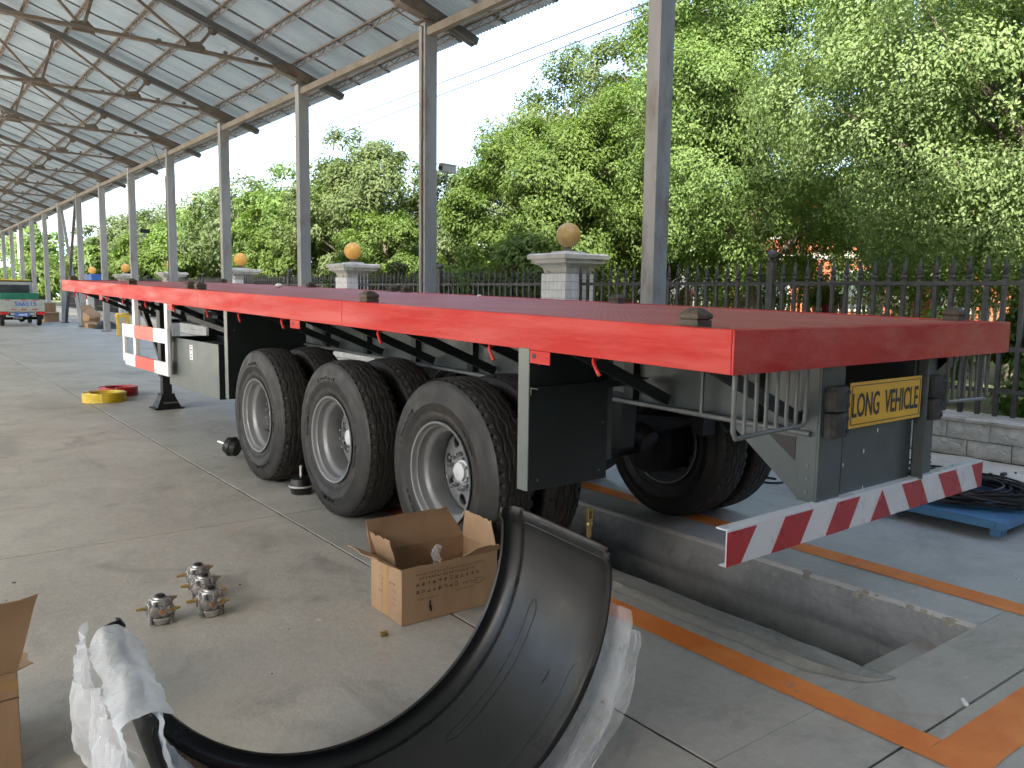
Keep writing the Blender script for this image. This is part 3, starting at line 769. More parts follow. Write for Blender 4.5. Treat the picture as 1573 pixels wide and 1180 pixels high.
# bumper
BT, BB, BX0, BX1 = .662, .510, .09, 2.43
m = MB(); m.box(BX0, BX1, .050, .056, BB, BT); m.box(BX0, BX1, .056, .105, BT-.007, BT); m.box(BX0, BX1, .056, .085, BB, BB+.006)
m.build('bumper', 'white_paint', tr, bevel=.002)
def bstripe(poly): MB().prism(poly, .0478, .0498, 'y').build('bumper_stripe', 'stripe_red', tr)
def xb(t): return BX0+t
e0, e1 = BB+.001, BT-.012
for t0, t1, b1, b0 in ((.091, .283, .184, .091), (.485, .695, .602, .392), (.893, 1.087, .997, .806), (1.488, 1.685, 1.783, 1.588), (1.883, 2.085, 2.185, 1.985), (2.285, 2.428, 2.428, 2.385)):
    bstripe([(t0, e1), (t1, e1), (b1, e0), (b0, e0)])
bstripe([(1.294, e1), (1.390, e0), (1.198, e0)])
# LONG VEHICLE sign
sg = MB().box(.948, 1.625, .050, .054, .978, 1.186).build('warning_sign', 'sign_yellow', tr)
m = MB(); x0, x1, z0, z1, w = .962, 1.611, .992, 1.172, .0032
m.box(x0, x1, .0483, .0496, z1-w, z1); m.box(x0, x1, .0483, .0496, z0, z0+w); m.box(x0, x0+w, .0483, .0496, z0+w, z1-w); m.box(x1-w, x1, .0483, .0496, z0+w, z1-w)
m.build('sign_border', 'ink', sg)
for word, xa, xz in (('LONG', .972, 1.212), ('VEHICLE', 1.262, 1.592)):
    me = text_mesh(word, .15, 'sign_lettering', 'ink', .0006, 1., .0020)
    lo_ = [min(v.co[i] for v in me.vertices) for i in (0, 1)]; hi_ = [max(v.co[i] for v in me.vertices) for i in (0, 1)]
    for v in me.vertices:
        v.co.x = ((v.co.x-lo_[0])/(hi_[0]-lo_[0])-.5)*(xz-xa); v.co.y = ((v.co.y-lo_[1])/(hi_[1]-lo_[1])-.5)*.112
    o = link('sign_lettering', me, sg, loc=((xa+xz)/2, .0487, 1.081)); o.rotation_euler = (R(90), 0, 0)
m = MB()
for x in (.958, 1.286, 1.615):
    for z in (.985, 1.179): m.lathe([(0, .0035), (.002, .0035)], (x, .050, z), (0, -1, 0), 8)
m.build('rivet', 'white_paint', sg)
MB().box(0.985, 1.645, .095, .103, .64, 1.03).build('back_plate', 'chassis_grey', tr, bevel=.002)
m = MB()
for x, z in ((1.30, .935), (1.18, .845), (1.19, .665), (1.0, .80)): m.prism([(x-.006, z), (x, z-.012), (x+.006, z), (x, z+.012)], .093, .0948, 'y')
m.build('paint_chip', 'white_paint', tr)
# rubber buffers on the uprights
for xc in (.855, 1.775):
    for z0 in (.950, 1.068):
        m = MB()
        prof = [(-.068, .0), (.068, .0), (.068, -.030), (.052, -.048), (-.052, -.048), (-.068, -.030)]
        z1 = z0+.108
        n = 5; rows = []
        for i in range(n+1):
            z = z0+(z1-z0)*i/n; k = .9 if i in (0, n) else 1.
            rows.append([(xc+a*k, .078+b_*(.93 if i in (0, n) else 1.), z) for a, b_ in prof])
        m.grid(rows, closed_v=True); m.f.append(tuple(range(6))); m.f.append(tuple(n*6+i for i in range(6)))
        b_ = m.build('rubber_buffer', 'rubber_block', tr)
        h = MB()
        for zz in (z0+.025, z1-.025): h.lathe([(0, .011), (.003, .011)], (xc+.045, .0295, zz), (0, -1, 0), 10)
        h.build('bolt_hole', 'black', b_)
# rod guards either side of the rear
for s in (0, 1):
    X = (lambda x: x) if s == 0 else (lambda x: WID-x)
    b_ = MB().tube([(X(.098), .05, RB+.004), (X(.10), .05, 1.045), (X(.115), .05, 1.018), (X(.35), .05, 1.026), (X(.575), .05, 1.03), (X(.593), .05, 1.05), (X(.594), .05, RB+.004)], .0105, 8).build('rod_guard', 'rod', tr, smooth=50)
    for xx in (.169, .242, .310, .383, .454, .523):
        MB().tube([(X(xx), .05, RB+.004), (X(xx), .05, 1.03)], .0085, 8).build('rod', 'rod', b_, smooth=50)
# twist locks and their pockets
def twist_lock(x, y, big=1.):
    m = MB(); z = H0-.006
    m.box(x-.045, x+.045, y-.045, y+.045, z, z+.030)
    rows = []
    for zz, k in ((.0302, .86), (.034, .86), (.036, 1.02), (.050, 1.02), (.056, .94), (.073, .52), (.076, .40)):
        rows.append([(x+a*k*.047, y+b_*k*.047, z+zz) for a, b_ in ((-1, -1), (1, -1), (1, 1), (-1, 1))])
    m.grid(rows, closed_v=True); m.f.append(tuple(len(m.v)-4+i for i in range(4))); m.f.append(tuple(len(m.v)-28+i for i in range(4)))
    o = m.build('twist_lock', 'lock', tr, shear=True, bevel=.003)
    p = MB(); p.box(x-.075, x+.075, y-.11, y+.16, H0-.0048, H0-.0030); p.build('lock_pocket', 'deck_dark', tr, shear=True)
M['deck_dark'] = mat('dark_red_pocket', (.16, .012, .014), (.26, .02, .022), rough=.5, scale=12)
for y in (.25, 2.91, 6.26, 6.55, 8.77, 12.2):
    for x in (.10, WID-.10): twist_lock(x, y)
# red lamp plates and rope hooks under the rail
for y in (1.095, 3.855, 6.94, 9.97):
    for s in (0, 1):
        x = .001 if s == 0 else WID-.007
        p = MB().box(x, x+.006, y-.083, y+.083, RB-.062, RB-.001).build('lamp_plate', 'red', tr, shear=True, bevel=.001)
        xx = x-.0012 if s == 0 else x+.006
        MB().lathe([(0, .0135), (.0012, .0135)], (xx, y+.03, RB-.028), (1, 0, 0), 14).build('lamp_hole', 'black', p, shear=True)
        MB().lathe([(0, .004), (.0012, .004)], (xx, y-.062, RB-.028), (1, 0, 0), 8).build('lamp_hole', 'black', p, shear=True)
for y in (.72, 1.485, 2.635, 4.12, 5.02, 5.835, 6.835, 7.9, 8.9, 9.7, 10.9, 11.7):
    for s in (0, 1):
        X = (lambda x: x) if s == 0 else (lambda x: WID-x)
        MB().tube([(X(.06), y+.03, RB-.004), (X(.028), y+.028, RB-.010), (X(.018), y+.018, RB-.022), (X(.018), y-.004, RB-.056), (X(.020), y-.020, RB-.078)], .0095, 8).build('rope_hook', 'red', tr, smooth=60, shear=True)
# flat mud panels behind and ahead of the wheels
def mud_panel(y, x0, x1, z0, shade):
    for s in (0, 1):
        X = (lambda x: x) if s == 0 else (lambda x: WID-x)
        a, b_ = sorted((X(x0), X(x1)))
        p = MB().box(a, b_, y, y+.006, z0, RB+.01+TILT*y).build('mud_panel', 'chassis', tr, bevel=.001)
        xo = X(x0)
        MB().box(min(xo, xo+(.004 if s == 0 else -.004)), max(xo, xo+(.004 if s == 0 else -.004)), y+.006, y+.085, z0, RB+.01+TILT*y).build('panel_flange', 'panel_grey', p, bevel=.001)
        q = MB()
        for xx, zz in ((.06, .05), (.48, .05), (.06, .62), (.5, .3)): q.lathe([(0, .006), (.003, .006)], (X(x0+xx), y, z0+zz), (0, -1, 0), 8)
        q.build('panel_bolt', 'rod', p)
mud_panel(1.155, .0, .535, .605, 0)
mud_panel(5.42, .055, .80, .59, 1)
for s in (0, 1):
    X = (lambda x: x) if s == 0 else (lambda x: WID-x)
    m = MB(); m.bar((X(.0), 1.12, 1.115), (X(.78), 1.12, 1.125), .05, .006); m.bar((X(.0), 1.143, 1.10), (X(.78), 1.143, 1.11), .006, .04)
    m.build('panel_bracket', 'chassis', tr)
    m = MB(); m.box(min(X(.535), X(.575)), max(X(.535), X(.575)), 1.16, 1.166, .70, RB+.03); m.build('hanger_strip', 'chassis_grey', tr)
# open tool tray
m = MB().box(.10, .106, 5.8, 7.36, .54, 1.06).build('tool_box', 'panel_grey', tr, bevel=.003)
q = MB(); q.box(.106, .62, 5.8, 5.806, .54, 1.06); q.box(.106, .62, 7.354, 7.36, .54, 1.06); q.box(.614, .62, 5.806, 7.354, .54, 1.06); q.box(.106, .614, 5.806, 7.354, .54, .546)
q.build('box_wall', 'chassis', m)
q = MB(); q.box(.115, .60, 5.83, 7.33, .99, .996); q.build('box_lid', 'chassis_grey', m)
MB().box(.16, .60, 5.79, 5.797, .55, .99).build('box_rib', 'chassis', m)
lb = MB().box(.0975, .0992, 6.55, 6.64, .86, 1.01).build('box_sticker', 'white_paint', m)
q = MB()
for z, y0, y1 in ((.995, 6.575, 6.615), (.965, 6.57, 6.62), (.945, 6.59, 6.60), (.915, 6.575, 6.615), (.885, 6.575, 6.615)): q.box(.0962, .0973, y0, y1, z-.008, z+.004)
q.build('sticker_print', 'ink', lb)
# valve bracket and dark gear under the rail, ahead of the tray
MB().box(.55, .82, 7.42, 7.5, 1.02, 1.30).build('equipment_bracket', 'chassis', tr)
MB().bar((.2, 7.0, 1.28), (.7, 6.5, 1.05), .05, .05).build('tray_brace', 'chassis', tr)
MB().bar((.25, 6.3, 1.30), (.75, 6.6, 1.08), .06, .03).build('tray_brace', 'chassis', tr)
m = MB(); m.box(.5, .62, 7.40, 7.415, 1.18, 1.32); m.build('air_valve_block', 'panel_grey', tr)
for yy in (6.1, 6.75): MB().lathe([(-.3, .0), (-.29, .11), (-.25, .14), (.25, .14), (.29, .11), (.3, .0)], (1.25, yy, 1.08), (0, 1, 0), 20).build('air_tank', 'chassis', tr, smooth=40)
# red and white side guard, both sides
def side_guard(s):
    X = (lambda x: x) if s == 0 else (lambda x: WID-x)
    def slab(y0, y1, z0, z1, t, nm, mt, par, d=.0):
        a, b_ = sorted((X(-.004+d), X(-.004+d+t)))
        return MB().box(a, b_, y0, y1, z0, z1).build(nm, mt, par, bevel=.002)
    gd = slab(7.04, 7.125, .655, 1.145, .03, 'side_guard', 'white_paint', tr)
    slab(8.80, 8.885, .70, 1.15, .03, 'guard_post', 'white_paint', gd)
    for z0, z1 in ((.995, 1.148), (.655, .795)):
        slab(7.128, 7.56, z0, z1, .03, 'guard_rail', 'white_paint', gd); slab(7.562, 8.34, z0, z1, .03, 'guard_rail', 'guard_red', gd); slab(8.342, 8.798, z0, z1, .03, 'guard_rail', 'white_paint', gd)
        for zz in (z0+.045, z1-.045): slab(7.13, 7.558, zz-.004, zz+.004, .004, 'rail_rib', 'white_paint', gd, -.005); slab(7.564, 8.338, zz-.004, zz+.004, .004, 'rail_rib', 'guard_red', gd, -.005); slab(8.344, 8.796, zz-.004, zz+.004, .004, 'rail_rib', 'white_paint', gd, -.005)
    for y in (7.20, 8.49): slab(y-.05, y+.05, .66, RB+TILT*y, .045, 'guard_hanger', 'white_paint', gd, .036)
side_guard(0)
# landing legs
for x in (.62, 1.88):
    l_ = MB().box(x-.075, x+.075, 9.30, 9.45, .42, 1.42).build('landing_leg', 'black', tr, bevel=.008)
    MB().box(x-.058, x+.058, 9.317, 9.433, .14, .42).build('inner_leg', 'black', l_, bevel=.004)
    f_ = MB()
    rows = [[(x+a*w, 9.375+b_*d, z) for a, b_ in ((-1, -1), (1, -1), (1, 1), (-1, 1))] for z, w, d in ((.006, .185, .15), (.022, .185, .15), (.024, .15, .12), (.17, .085, .085), (.20, .085, .085))]
    f_.grid(rows, closed_v=True); f_.f.append((0, 1, 2, 3)); f_.f.append((16, 17, 18, 19)); f_.build('leg_foot', 'black', l_, bevel=.004)
    MB().box(x-.075, x+.09, 9.20, 9.216, .085, .10).build('foot_pin', 'rod', l_)
    m = MB(); m.bar((x, 9.5, .6), (x+.05, 10.6, 1.35), .06, .06); m.build('leg_brace', 'black', l_)
MB().tube([(.62, 9.375, 1.15), (1.88, 9.375, 1.15)], .025, 8).build('cross_shaft', 'black', tr)

# ---------------------------------------------------------------- wheels
TR, TW = .547, .292
def tyre_meshes():
    # tread band with zigzag grooves and shoulder lugs
    per = 52; nu = per*8; nv = 46
    v = np.linspace(-1, 1, nv)[None, :]; u = (np.arange(nu)/nu)[:, None]
    tri = lambda t: 2*np.abs(2*(t-np.floor(t+.5)))-1
    depth = np.zeros((nu, nv))
    for k, (c0, ph) in enumerate(((-.52, 0.), (-.18, .5), (.18, 0.), (.52, .5))):
        cc = c0+.055*np.clip(tri(u*per/2*1.0+ph)*1.6, -1, 1)
        depth = np.maximum(depth, np.clip(1.5-np.abs(v-cc)/.028, 0, 1)*.015)
    # shoulder notches
    side = np.abs(v) > .76
    notch = (np.clip((tri(u*per+.25*np.sign(v))-.25)*3, 0, 1))*side
    depth = np.maximum(depth, notch*.019*np.clip((np.abs(v)-.76)/.1, 0, 1))
    sip = np.clip((tri(u*per)-.8)*5, 0, 1)*((np.abs(v) < .5) & (np.abs(v) > .2))
    depth = np.maximum(depth, sip*.004)
    crown = TR-.016*np.abs(v)**3
    r_ = crown-depth
    th = 2*math.pi*u
    w = TW/2*.80
    x = np.broadcast_to(v*w, r_.shape); y = r_*np.cos(th); z = r_*np.sin(th)
    P_ = np.stack([x, y, z], -1).reshape(-1, 3)
    i = np.arange(nu)[:, None]; j = np.arange(nv-1)[None, :]; i2 = (i+1) % nu
    F = np.stack([i*nv+j, i2*nv+j, i2*nv+j+1, i*nv+j+1], -1).reshape(-1, 4)
    me = bpy.data.meshes.new('tread'); me.from_pydata(P_.tolist(), [], F.tolist())
    me.polygons.foreach_set('use_smooth', [True]*len(me.polygons)); me.set_sharp_from_angle(angle=R(35))
    me.materials.append(M['tread']); me.update()
    # carcass: sidewalls from the tread edge to the bead, with moulded rings
    def sw(sg):
        a = TW/2
        pts = [(.80*a, TR-.018), (.84*a, TR-.030), (.865*a, TR-.036), (.875*a, TR-.050), (.93*a, TR-.075), (.925*a, TR-.078), (.975*a, TR-.105), (1.0*a, TR-.135), (1.0*a, TR-.139), (1.012*a, TR-.142), (1.0*a, TR-.146), (.985*a, TR-.175), (.975*a, TR-.177), (.95*a, TR-.205), (.955*a, TR-.209), (.90*a, TR-.230), (.86*a, .300), (.82*a, .290)]
        return [(sg*x_, r__) for x_, r__ in pts]
    mb = MB().lathe(sw(1)[::1], axis=(1, 0, 0), n=112, cap=False).lathe(sw(-1), axis=(1, 0, 0), n=112, cap=False)
    sides = mb.mesh('sidewall', 'rubber', smooth=50)
    return me, sides
TREAD, SIDE = tyre_meshes()
def marking_mesh():
    """faint raised marks moulded into the sidewall"""
    mb = MB(); rm = random.Random(5)
    for t0, n_, r0, h in ((.9, 11, .425, .026), (3.9, 9, .425, .026), (2.2, 14, .365, .014), (5.4, 12, .365, .014)):
        for i in range(n_):
            if rm.random() < .12: continue
            t = t0+i*h*.95/r0
            for k in range(rm.randint(2, 3)):
                rr = r0+rm.uniform(-.5, .5)*h*.6; w_ = h*rm.uniform(.12, .3); l_ = h*rm.uniform(.3, .9)
                if rm.random() < .5: w_, l_ = l_, w_
                a, b = t-w_/2/r0, t+w_/2/r0; xo = TW/2*1.0
                mb.add([(xo+dx, r_*math.cos(q), r_*math.sin(q)) for dx in (-.004, .0022) for r_, q in ((rr-l_/2, a), (rr-l_/2, b), (rr+l_/2, b), (rr+l_/2, a))], [(4, 5, 6, 7), (0, 1, 5, 4), (1, 2, 6, 5), (2, 3, 7, 6), (3, 0, 4, 7)])
    return mb.mesh('sidewall_marking', 'rubber')
MARK = marking_mesh()
def rim_mesh():
    a = TW/2*.86     # outer flange plane
    mb = MB()
    prof = [(a-.006, .286), (a+.002, .296), (a+.010, .303), (a+.016, .300), (a+.014, .290), (a+.002, .283), (a-.008, .281), (a-.016, .272), (a-.050, .268), (a-.060, .262), (a-.068, .246), (a-.085, .237), (a-.150, .236), (a-.165, .240), (a-.190, .246), (a-.235, .250), (a-.25, .28)]
    mb.lathe(prof, axis=(1, 0, 0), n=96, cap=False)
    return mb.mesh('wheel', 'rim', smooth=38)
RIM = rim_mesh()
def disc_mesh(xd):
    mb = MB(); rin, rmid, rout = .118, .182, .240; nh = 8; K = 24
    for h in range(nh):
        t0 = 2*math.pi*h/nh; dt = math.pi/nh
        hole, frame = [], []
        for k in range(K):
            a = 2*math.pi*k/K
            hole.append((rmid+.035*math.cos(a), .035*math.sin(a)/rmid))
            # square frame in (r, t)
            ca, sa = math.cos(a), math.sin(a); s_ = max(abs(ca), abs(sa))
            frame.append((((rout+rin)/2)+(rout-rin)/2*ca/s_, dt*sa/s_))
        def P(r__, t): return (xd-.020*((r__-rin)/(rout-rin))**2*0+.022*(1-(r__-rin)/(rout-rin)), r__*math.cos(t0+t), r__*math.sin(t0+t))
        rows = [[P(*q) for q in frame], [P(*q) for q in hole], [(P(*q)[0]-.018, P(*q)[1], P(*q)[2]) for q in hole]]
        mb.grid(rows, closed_v=True)
    mb.lathe([(xd+.022, .1185), (xd+.034, .112), (xd+.036, .085), (xd+.03, .07)], axis=(1, 0, 0), n=40, cap=False)
    return mb.mesh('wheel_disc', 'rim', smooth=35)
XD = TW/2*.86-.188
DISC = disc_mesh(XD)
def hub_mesh():
    mb = MB().lathe([(XD+.028, .066), (XD+.042, .064), (XD+.046, .056), (XD+.066, .053), (XD+.072, .044), (XD+.074, .0)], axis=(1, 0, 0), n=24, cap=False)
    return mb.mesh('hub_cap', 'film_white', smooth=40)
HUB = hub_mesh()
NUT = MB().lathe([(XD+.045, .015), (XD+.068, .015), (XD+.068, .010), (XD+.085, .009)], (0, 0, 0), (1, 0, 0), 6).mesh('wheel_nut', 'rim', smooth=30)
STEM = MB().tube([(XD+.02, .15, .12), (XD+.05, .19, .05), (XD+.06, .235, -.0)], .005, 6).mesh('valve_stem', 'black', smooth=60)
BACK = MB().lathe([(XD-.03, .0), (XD-.02, .235)], axis=(1, 0, 0), n=40, cap=False).mesh('brake_drum', 'black', smooth=40)
def wheel(x, y, face, rot, outer):
    """face = -1: outer side looks to -x"""
    w = link('wheel', RIM, tr, loc=(x, y, TR)); w.rotation_euler = (rot, 0, 0 if face > 0 else math.pi)
    t = link('tyre', SIDE, w); tt = link('tread', TREAD, w)
    link('wheel_disc', DISC, w)
    link('brake_drum', BACK, w)
    if outer:
        link('hub_cap', HUB, w); link('valve_stem', STEM, w); tag(link('sidewall_marking', MARK, w), kind='stuff')
        for k in range(10):
            t_ = 2*math.pi*(k+.5)/10; link('wheel_nut', NUT, w, loc=(0, .100*math.cos(t_), .100*math.sin(t_)))
AX = [1.937, 3.288, 4.639]
rw = random.Random(8)
for y in AX:
    wheel(.0+TW/2-.008, y, -1, rw.random()*6, True)
    wheel(.335+TW/2, y, 1, rw.random()*6, False)
    wheel(WID-TW/2+.008, y, 1, rw.random()*6, True)
    wheel(WID-.335-TW/2, y, -1, rw.random()*6, False)
    MB().tube([(.55, y, TR), (1.95, y, TR)], .062, 12).build('axle', 'black', tr, smooth=40)
    for x in (.66, 1.84):
        MB().lathe([(-.11, .21), (.11, .21), (.11, .19), (.13, .1)], (x, y, TR), (1, 0, 0), 32).build('brake_drum', 'black', tr, smooth=40)
    for x in (.88, 1.62):
        sp = MB()
        for k in range(8):
            L_ = .60-.055*k
            pts = [(-L_+2*L_*i/10) for i in range(11)]
            for a, b_ in zip(pts[:-1], pts[1:]): sp.bar((x, y+a, TR+.115+.014*k*-1+.10+.12*a*a), (x, y+b_, TR+.115+.014*k*-1+.10+.12*b_*b_), .09, .012)
        sp.build('leaf_spring', 'black', tr)
        MB().prism([(y-.62, 1.02), (y-.5, 1.02), (y-.52, .70), (y-.60, .70)], x-.06, x+.06, 'x').build('spring_hanger', 'black', tr)
        MB().lathe([(0, .02), (.01, .078), (.05, .085), (.10, .085), (.14, .078), (.15, .02)], (x+(.2 if x < 1.2 else -.2), y-.30, .62), (0, .9, .4), 20).build('brake_chamber', 'black', tr, smooth=40)
MB().prism([(4.639+.5, 1.06), (4.639+.62, 1.06), (4.639+.60, .70), (4.639+.52, .70)], .82, .94, 'x').build('spring_hanger', 'black', tr)
# rear cross tube and hanging hose by the far wheels
MB().box(.9, 1.6, 1.25, 1.33, .985, 1.02).build('rear_cross_tube', 'chassis', tr)
MB().box(1.58, 2.1, .62, .74, .80, .94).build('mudguard_stay', 'chassis_grey', tr)
MB().tube([(1.35+.13*math.cos(t)*.6, 1.0, .93+.13*math.sin(t)) for t in [i*math.pi/10+math.pi for i in range(11)]], .012, 6).build('hose_loop', 'cable', tr, smooth=60)

# ================================================================== FENCE, WALL, PILLARS
FX = 6.35
wall = empty('stone_retaining_wall', (6.03, 0, 0), 0, 'low grey retaining wall of embossed stone blocks under the iron fence', 'wall')
MB().box(.045, .62, -8, 90, -.06, .30).build('wall_core', 'grout', wall)
BL, BHT = .412, .172
r_ = random.Random(21)
blocks = []
for i in range(4):
    n = 6; rows = []
    w, h = BL-.008, BHT-.008
    m = MB()
    pts = []
    for j in range(n+1):
        row = []
        for k in range(4):
            e = (j in (0, n)) or (k in (0, 3))
            row.append((.014 if e else -.004-.010*r_.random(), w*j/n, h*k/3))
        rows.append(row)
    m.grid(rows)
    b0 = len(m.v)
    m.v += [(.06, 0, 0), (.06, w, 0), (.06, w, h), (.06, 0, h)]
    bl, br, tr_, tl = 0, n*4, n*4+3, 3
    m.f += [tuple([b0, b0+1]+[j*4 for j in range(n, -1, -1)]), tuple([b0+1, b0+2]+[n*4+k for k in (3, 2, 1, 0)]), tuple([b0+2, b0+3]+[j*4+3 for j in range(0, n+1)]), tuple([b0+3, b0]+[k for k in range(4)])]
    blocks.append(m)
bme = [b.mesh('block', 'stone', smooth=30) for b in blocks]
far = MB()
for cidx in range(2):
    y = -3.0+(.0 if cidx == 1 else -.205); k = 0
    while y < 60:
        z = .004+cidx*BHT+.006*n3(y, cidx)
        if y < 16: link('block', bme[k % 4], wall, loc=(.002*n3(y*3, 1), y+.012, z))
        else: far.box(.0, .05, y+.004, y+BL-.004, z, z+BHT-.008)
        y += BL; k += 1
tag(far.build('block_course', 'stone', wall), kind='stuff')
y = -3.; k = 0
cap_me2 = MB().box(-.006, .60, .004, .80, .345, .376).mesh('coping', 'cap')
while y < 16:
    link('coping', cap_me2, wall, loc=(.004*n3(y, 2.), y, .004*n3(y, 7.))); y += .806
MB().box(-.004, .60, y, 60, .345, .376).build('coping', 'cap', wall)

# iron fence: bars with spear heads
PS, PY = 7.72, 8.2      # pillar spacing and first pillar
def bar_mesh():
    m = MB(); s = .020
    m.box(-s, s, -s, s, .40, 1.775)
    m.ball((0, 0, 1.795), .036, 8, (1, 1, .8))
    rows = []
    for z, w in ((1.815, .020), (1.835, .036), (1.87, .036), (1.95, .017), (2.02, .001)):
        rows.append([(a*w, b*w*.8, z) for a, b in ((-1, 0), (0, -1), (1, 0), (0, 1))])
    m.grid(rows, closed_v=True)
    return m
BAR = bar_mesh().mesh('bar', 'fence')
def fence_post(m):
    m.box(-.045, .045, -.045, .045, .38, 1.99); m.lathe([(0, .05), (.02, .055), (.035, .03)], (0, 0, 1.99), (0, 0, 1), 12); m.ball((0, 0, 2.085), .062, 14)
POST = MB(); fence_post(POST); POST = POST.mesh('post', 'fence', smooth=40)
names = ['nearest span of dark iron spear fence, right of the first lamp pillar', 'span of dark iron spear fence between the dirty globe pillar and the next one',
         'third span of iron spear fence, between second and third lamp pillars', 'fourth span of iron spear fence seen past the trailer deck',
         'fifth span of iron spear fence near the far front of the trailer', 'sixth span of iron spear fence, partly behind cardboard boxes', 'farthest span of iron spear fence near the small truck']
for s in range(-1, 6):
    y0, y1 = PY+s*PS+.28, PY+(s+1)*PS-.28
    fe = empty('iron_fence', (FX, y0, 0), 0, names[s+1], 'fence', 'iron fence spans along the wall')
    L_ = y1-y0
    for z in (1.728, 1.077, .655):
        MB().box(-.02, .02, -.02, L_+.02, z-.022, z+.022).build('rail', 'fence', fe)
    link('post', POST, fe, loc=(0, L_/2, 0))
    n = int(L_/.169); off = (L_-n*.169)/2
    fm = MB()
    for i in range(n+1):
        yy = off+i*.169
        if abs(yy-L_/2) < .07: continue
        if s < 3: link('bar', BAR, fe, loc=(.002*n3(yy*9, s), yy, .004*n3(yy*5, s)))
        else: fm.box(-.02, .02, yy-.02, yy+.02, .40, 1.9); fm.prism([(yy-.02, 1.83), (yy+.02, 1.83), (yy, 2.01)], -.012, .012, 'x')
    if fm.v: tag(fm.build('bar_row', 'fence', fe), kind='stuff')
# pillars with globe lamps
HW = .30
def pillar(k):
    y = PY+k*PS
    nm = {0: 'white tiled pillar with dirty globe lamp, nearest, beside the bare column', 1: 'white tiled fence pillar carrying the second globe from the right'}.get(k, None) or \
        '%s tiled fence pillar seen along the trailer, counted from the right' % {2: 'third', 3: 'fourth', 4: 'fifth', 5: 'sixth'}[k]
    p = empty('gate_pillar', (FX, y, 0), 0, nm, 'pillar', 'tiled pillars with globe lamps along the fence')
    MB().box(-HW, HW, -HW, HW, .02, 1.90).build('shaft', 'grout', p)
    nx, tw = 6, 2*HW/6; nz, th = 14, .131
    if k == 0:
        tx = MB().box(-.006, 0, .003, tw-.003, .003, th-.003).mesh('tile', 'tile'); ty = MB().box(.003, tw-.003, -.006, 0, .003, th-.003).mesh('tile', 'tile')
        for i in range(nx):
            for j in range(nz):
                link('tile', tx, p, loc=(-HW, -HW+i*tw, .06+j*th)); link('tile', ty, p, loc=(-HW+i*tw, -HW, .06+j*th))
    else:
        t = MB()
        for i in range(nx):
            for j in range(nz):
                t.box(-HW-.006, -HW, -HW+i*tw+.003, -HW+(i+1)*tw-.003, .06+j*th+.003, .06+(j+1)*th-.003)
                t.box(-HW+i*tw+.003, -HW+(i+1)*tw-.003, -HW-.006, -HW, .06+j*th+.003, .06+(j+1)*th-.003)
        tag(t.build('tile_field', 'tile', p), kind='stuff')
    # cap: cove, two slabs, plinth
    m = MB(); rows = []
    for z, w in ((1.90, .27), (1.93, .275), (1.98, .29), (2.02, .33), (2.05, .39), (2.055, .42), (2.115, .425), (2.12, .47), (2.185, .475), (2.21, .44), (2.215, .20), (2.25, .19)):
        rows.append([(a*w, b*w, z) for a, b in ((-1, -1), (1, -1), (1, 1), (-1, 1))])
    m.grid(rows, closed_v=True); m.f.append(tuple(len(m.v)-4+i for i in range(4)))
    m.build('pillar_cap', 'cap', p)
    lamp = empty('globe_lamp', (FX, y, 2.25), 0, {0: 'dirty brown globe lamp on the nearest tiled pillar', 1: 'orange globe lamp on the second tiled pillar from the right'}.get(k) or
                 '%s orange globe lamp from the right along the fence' % {2: 'third', 3: 'fourth', 4: 'fifth', 5: 'sixth'}[k], 'lamp', 'globe lamps on the fence pillars')
    MB().lathe([(0, .09), (.025, .085), (.04, .06), (.075, .055)], (0, 0, 0), (0, 0, 1), 20).build('lamp_base', 'steel_dark', lamp, smooth=40)
    MB().ball((0, 0, .262), .20, 28).build('globe', 'orb_dirty' if k == 0 else 'orb', lamp, smooth=60)
for k in range(6): pillar(k)
# loose wires along the fence and overhead
def wire(name, pts, r, label, cat='wire', group=None):
    o = MB().tube(pts, r, 5).build(name, 'wire', smooth=60); return tag(o, label, cat, group)
def sag(p, q, s, n=14): return [(p[0]+(q[0]-p[0])*i/n, p[1]+(q[1]-p[1])*i/n, p[2]+(q[2]-p[2])*i/n-s*4*(i/n)*(1-i/n)) for i in range(n+1)]
wire('fence_wire', sag((FX-.04, .2, 1.74), (FX-.04, 4.2, 1.745), .035, 20)+sag((FX-.04, 4.4, 1.745), (FX-.04, 8.0, 1.74), .01), .005, 'thin dark wire sagging along the top rail of the iron fence')
wire('overhead_wire', sag((7., -4, 6.25), (7., 40, 6.25), .35, 24)+sag((7., 41, 6.25), (7., 110, 6.4), .5), .011, 'upper overhead wire running just beyond the shed eaves', group='overhead wires')
wire('overhead_wire', sag((7.3, -4, 6.35), (7.3, 60, 5.95), .55, 24)+sag((7.3, 61, 5.95), (7.3, 120, 6.2), .5), .011, 'lower overhead wire that sags below the shed eaves', group='overhead wires')

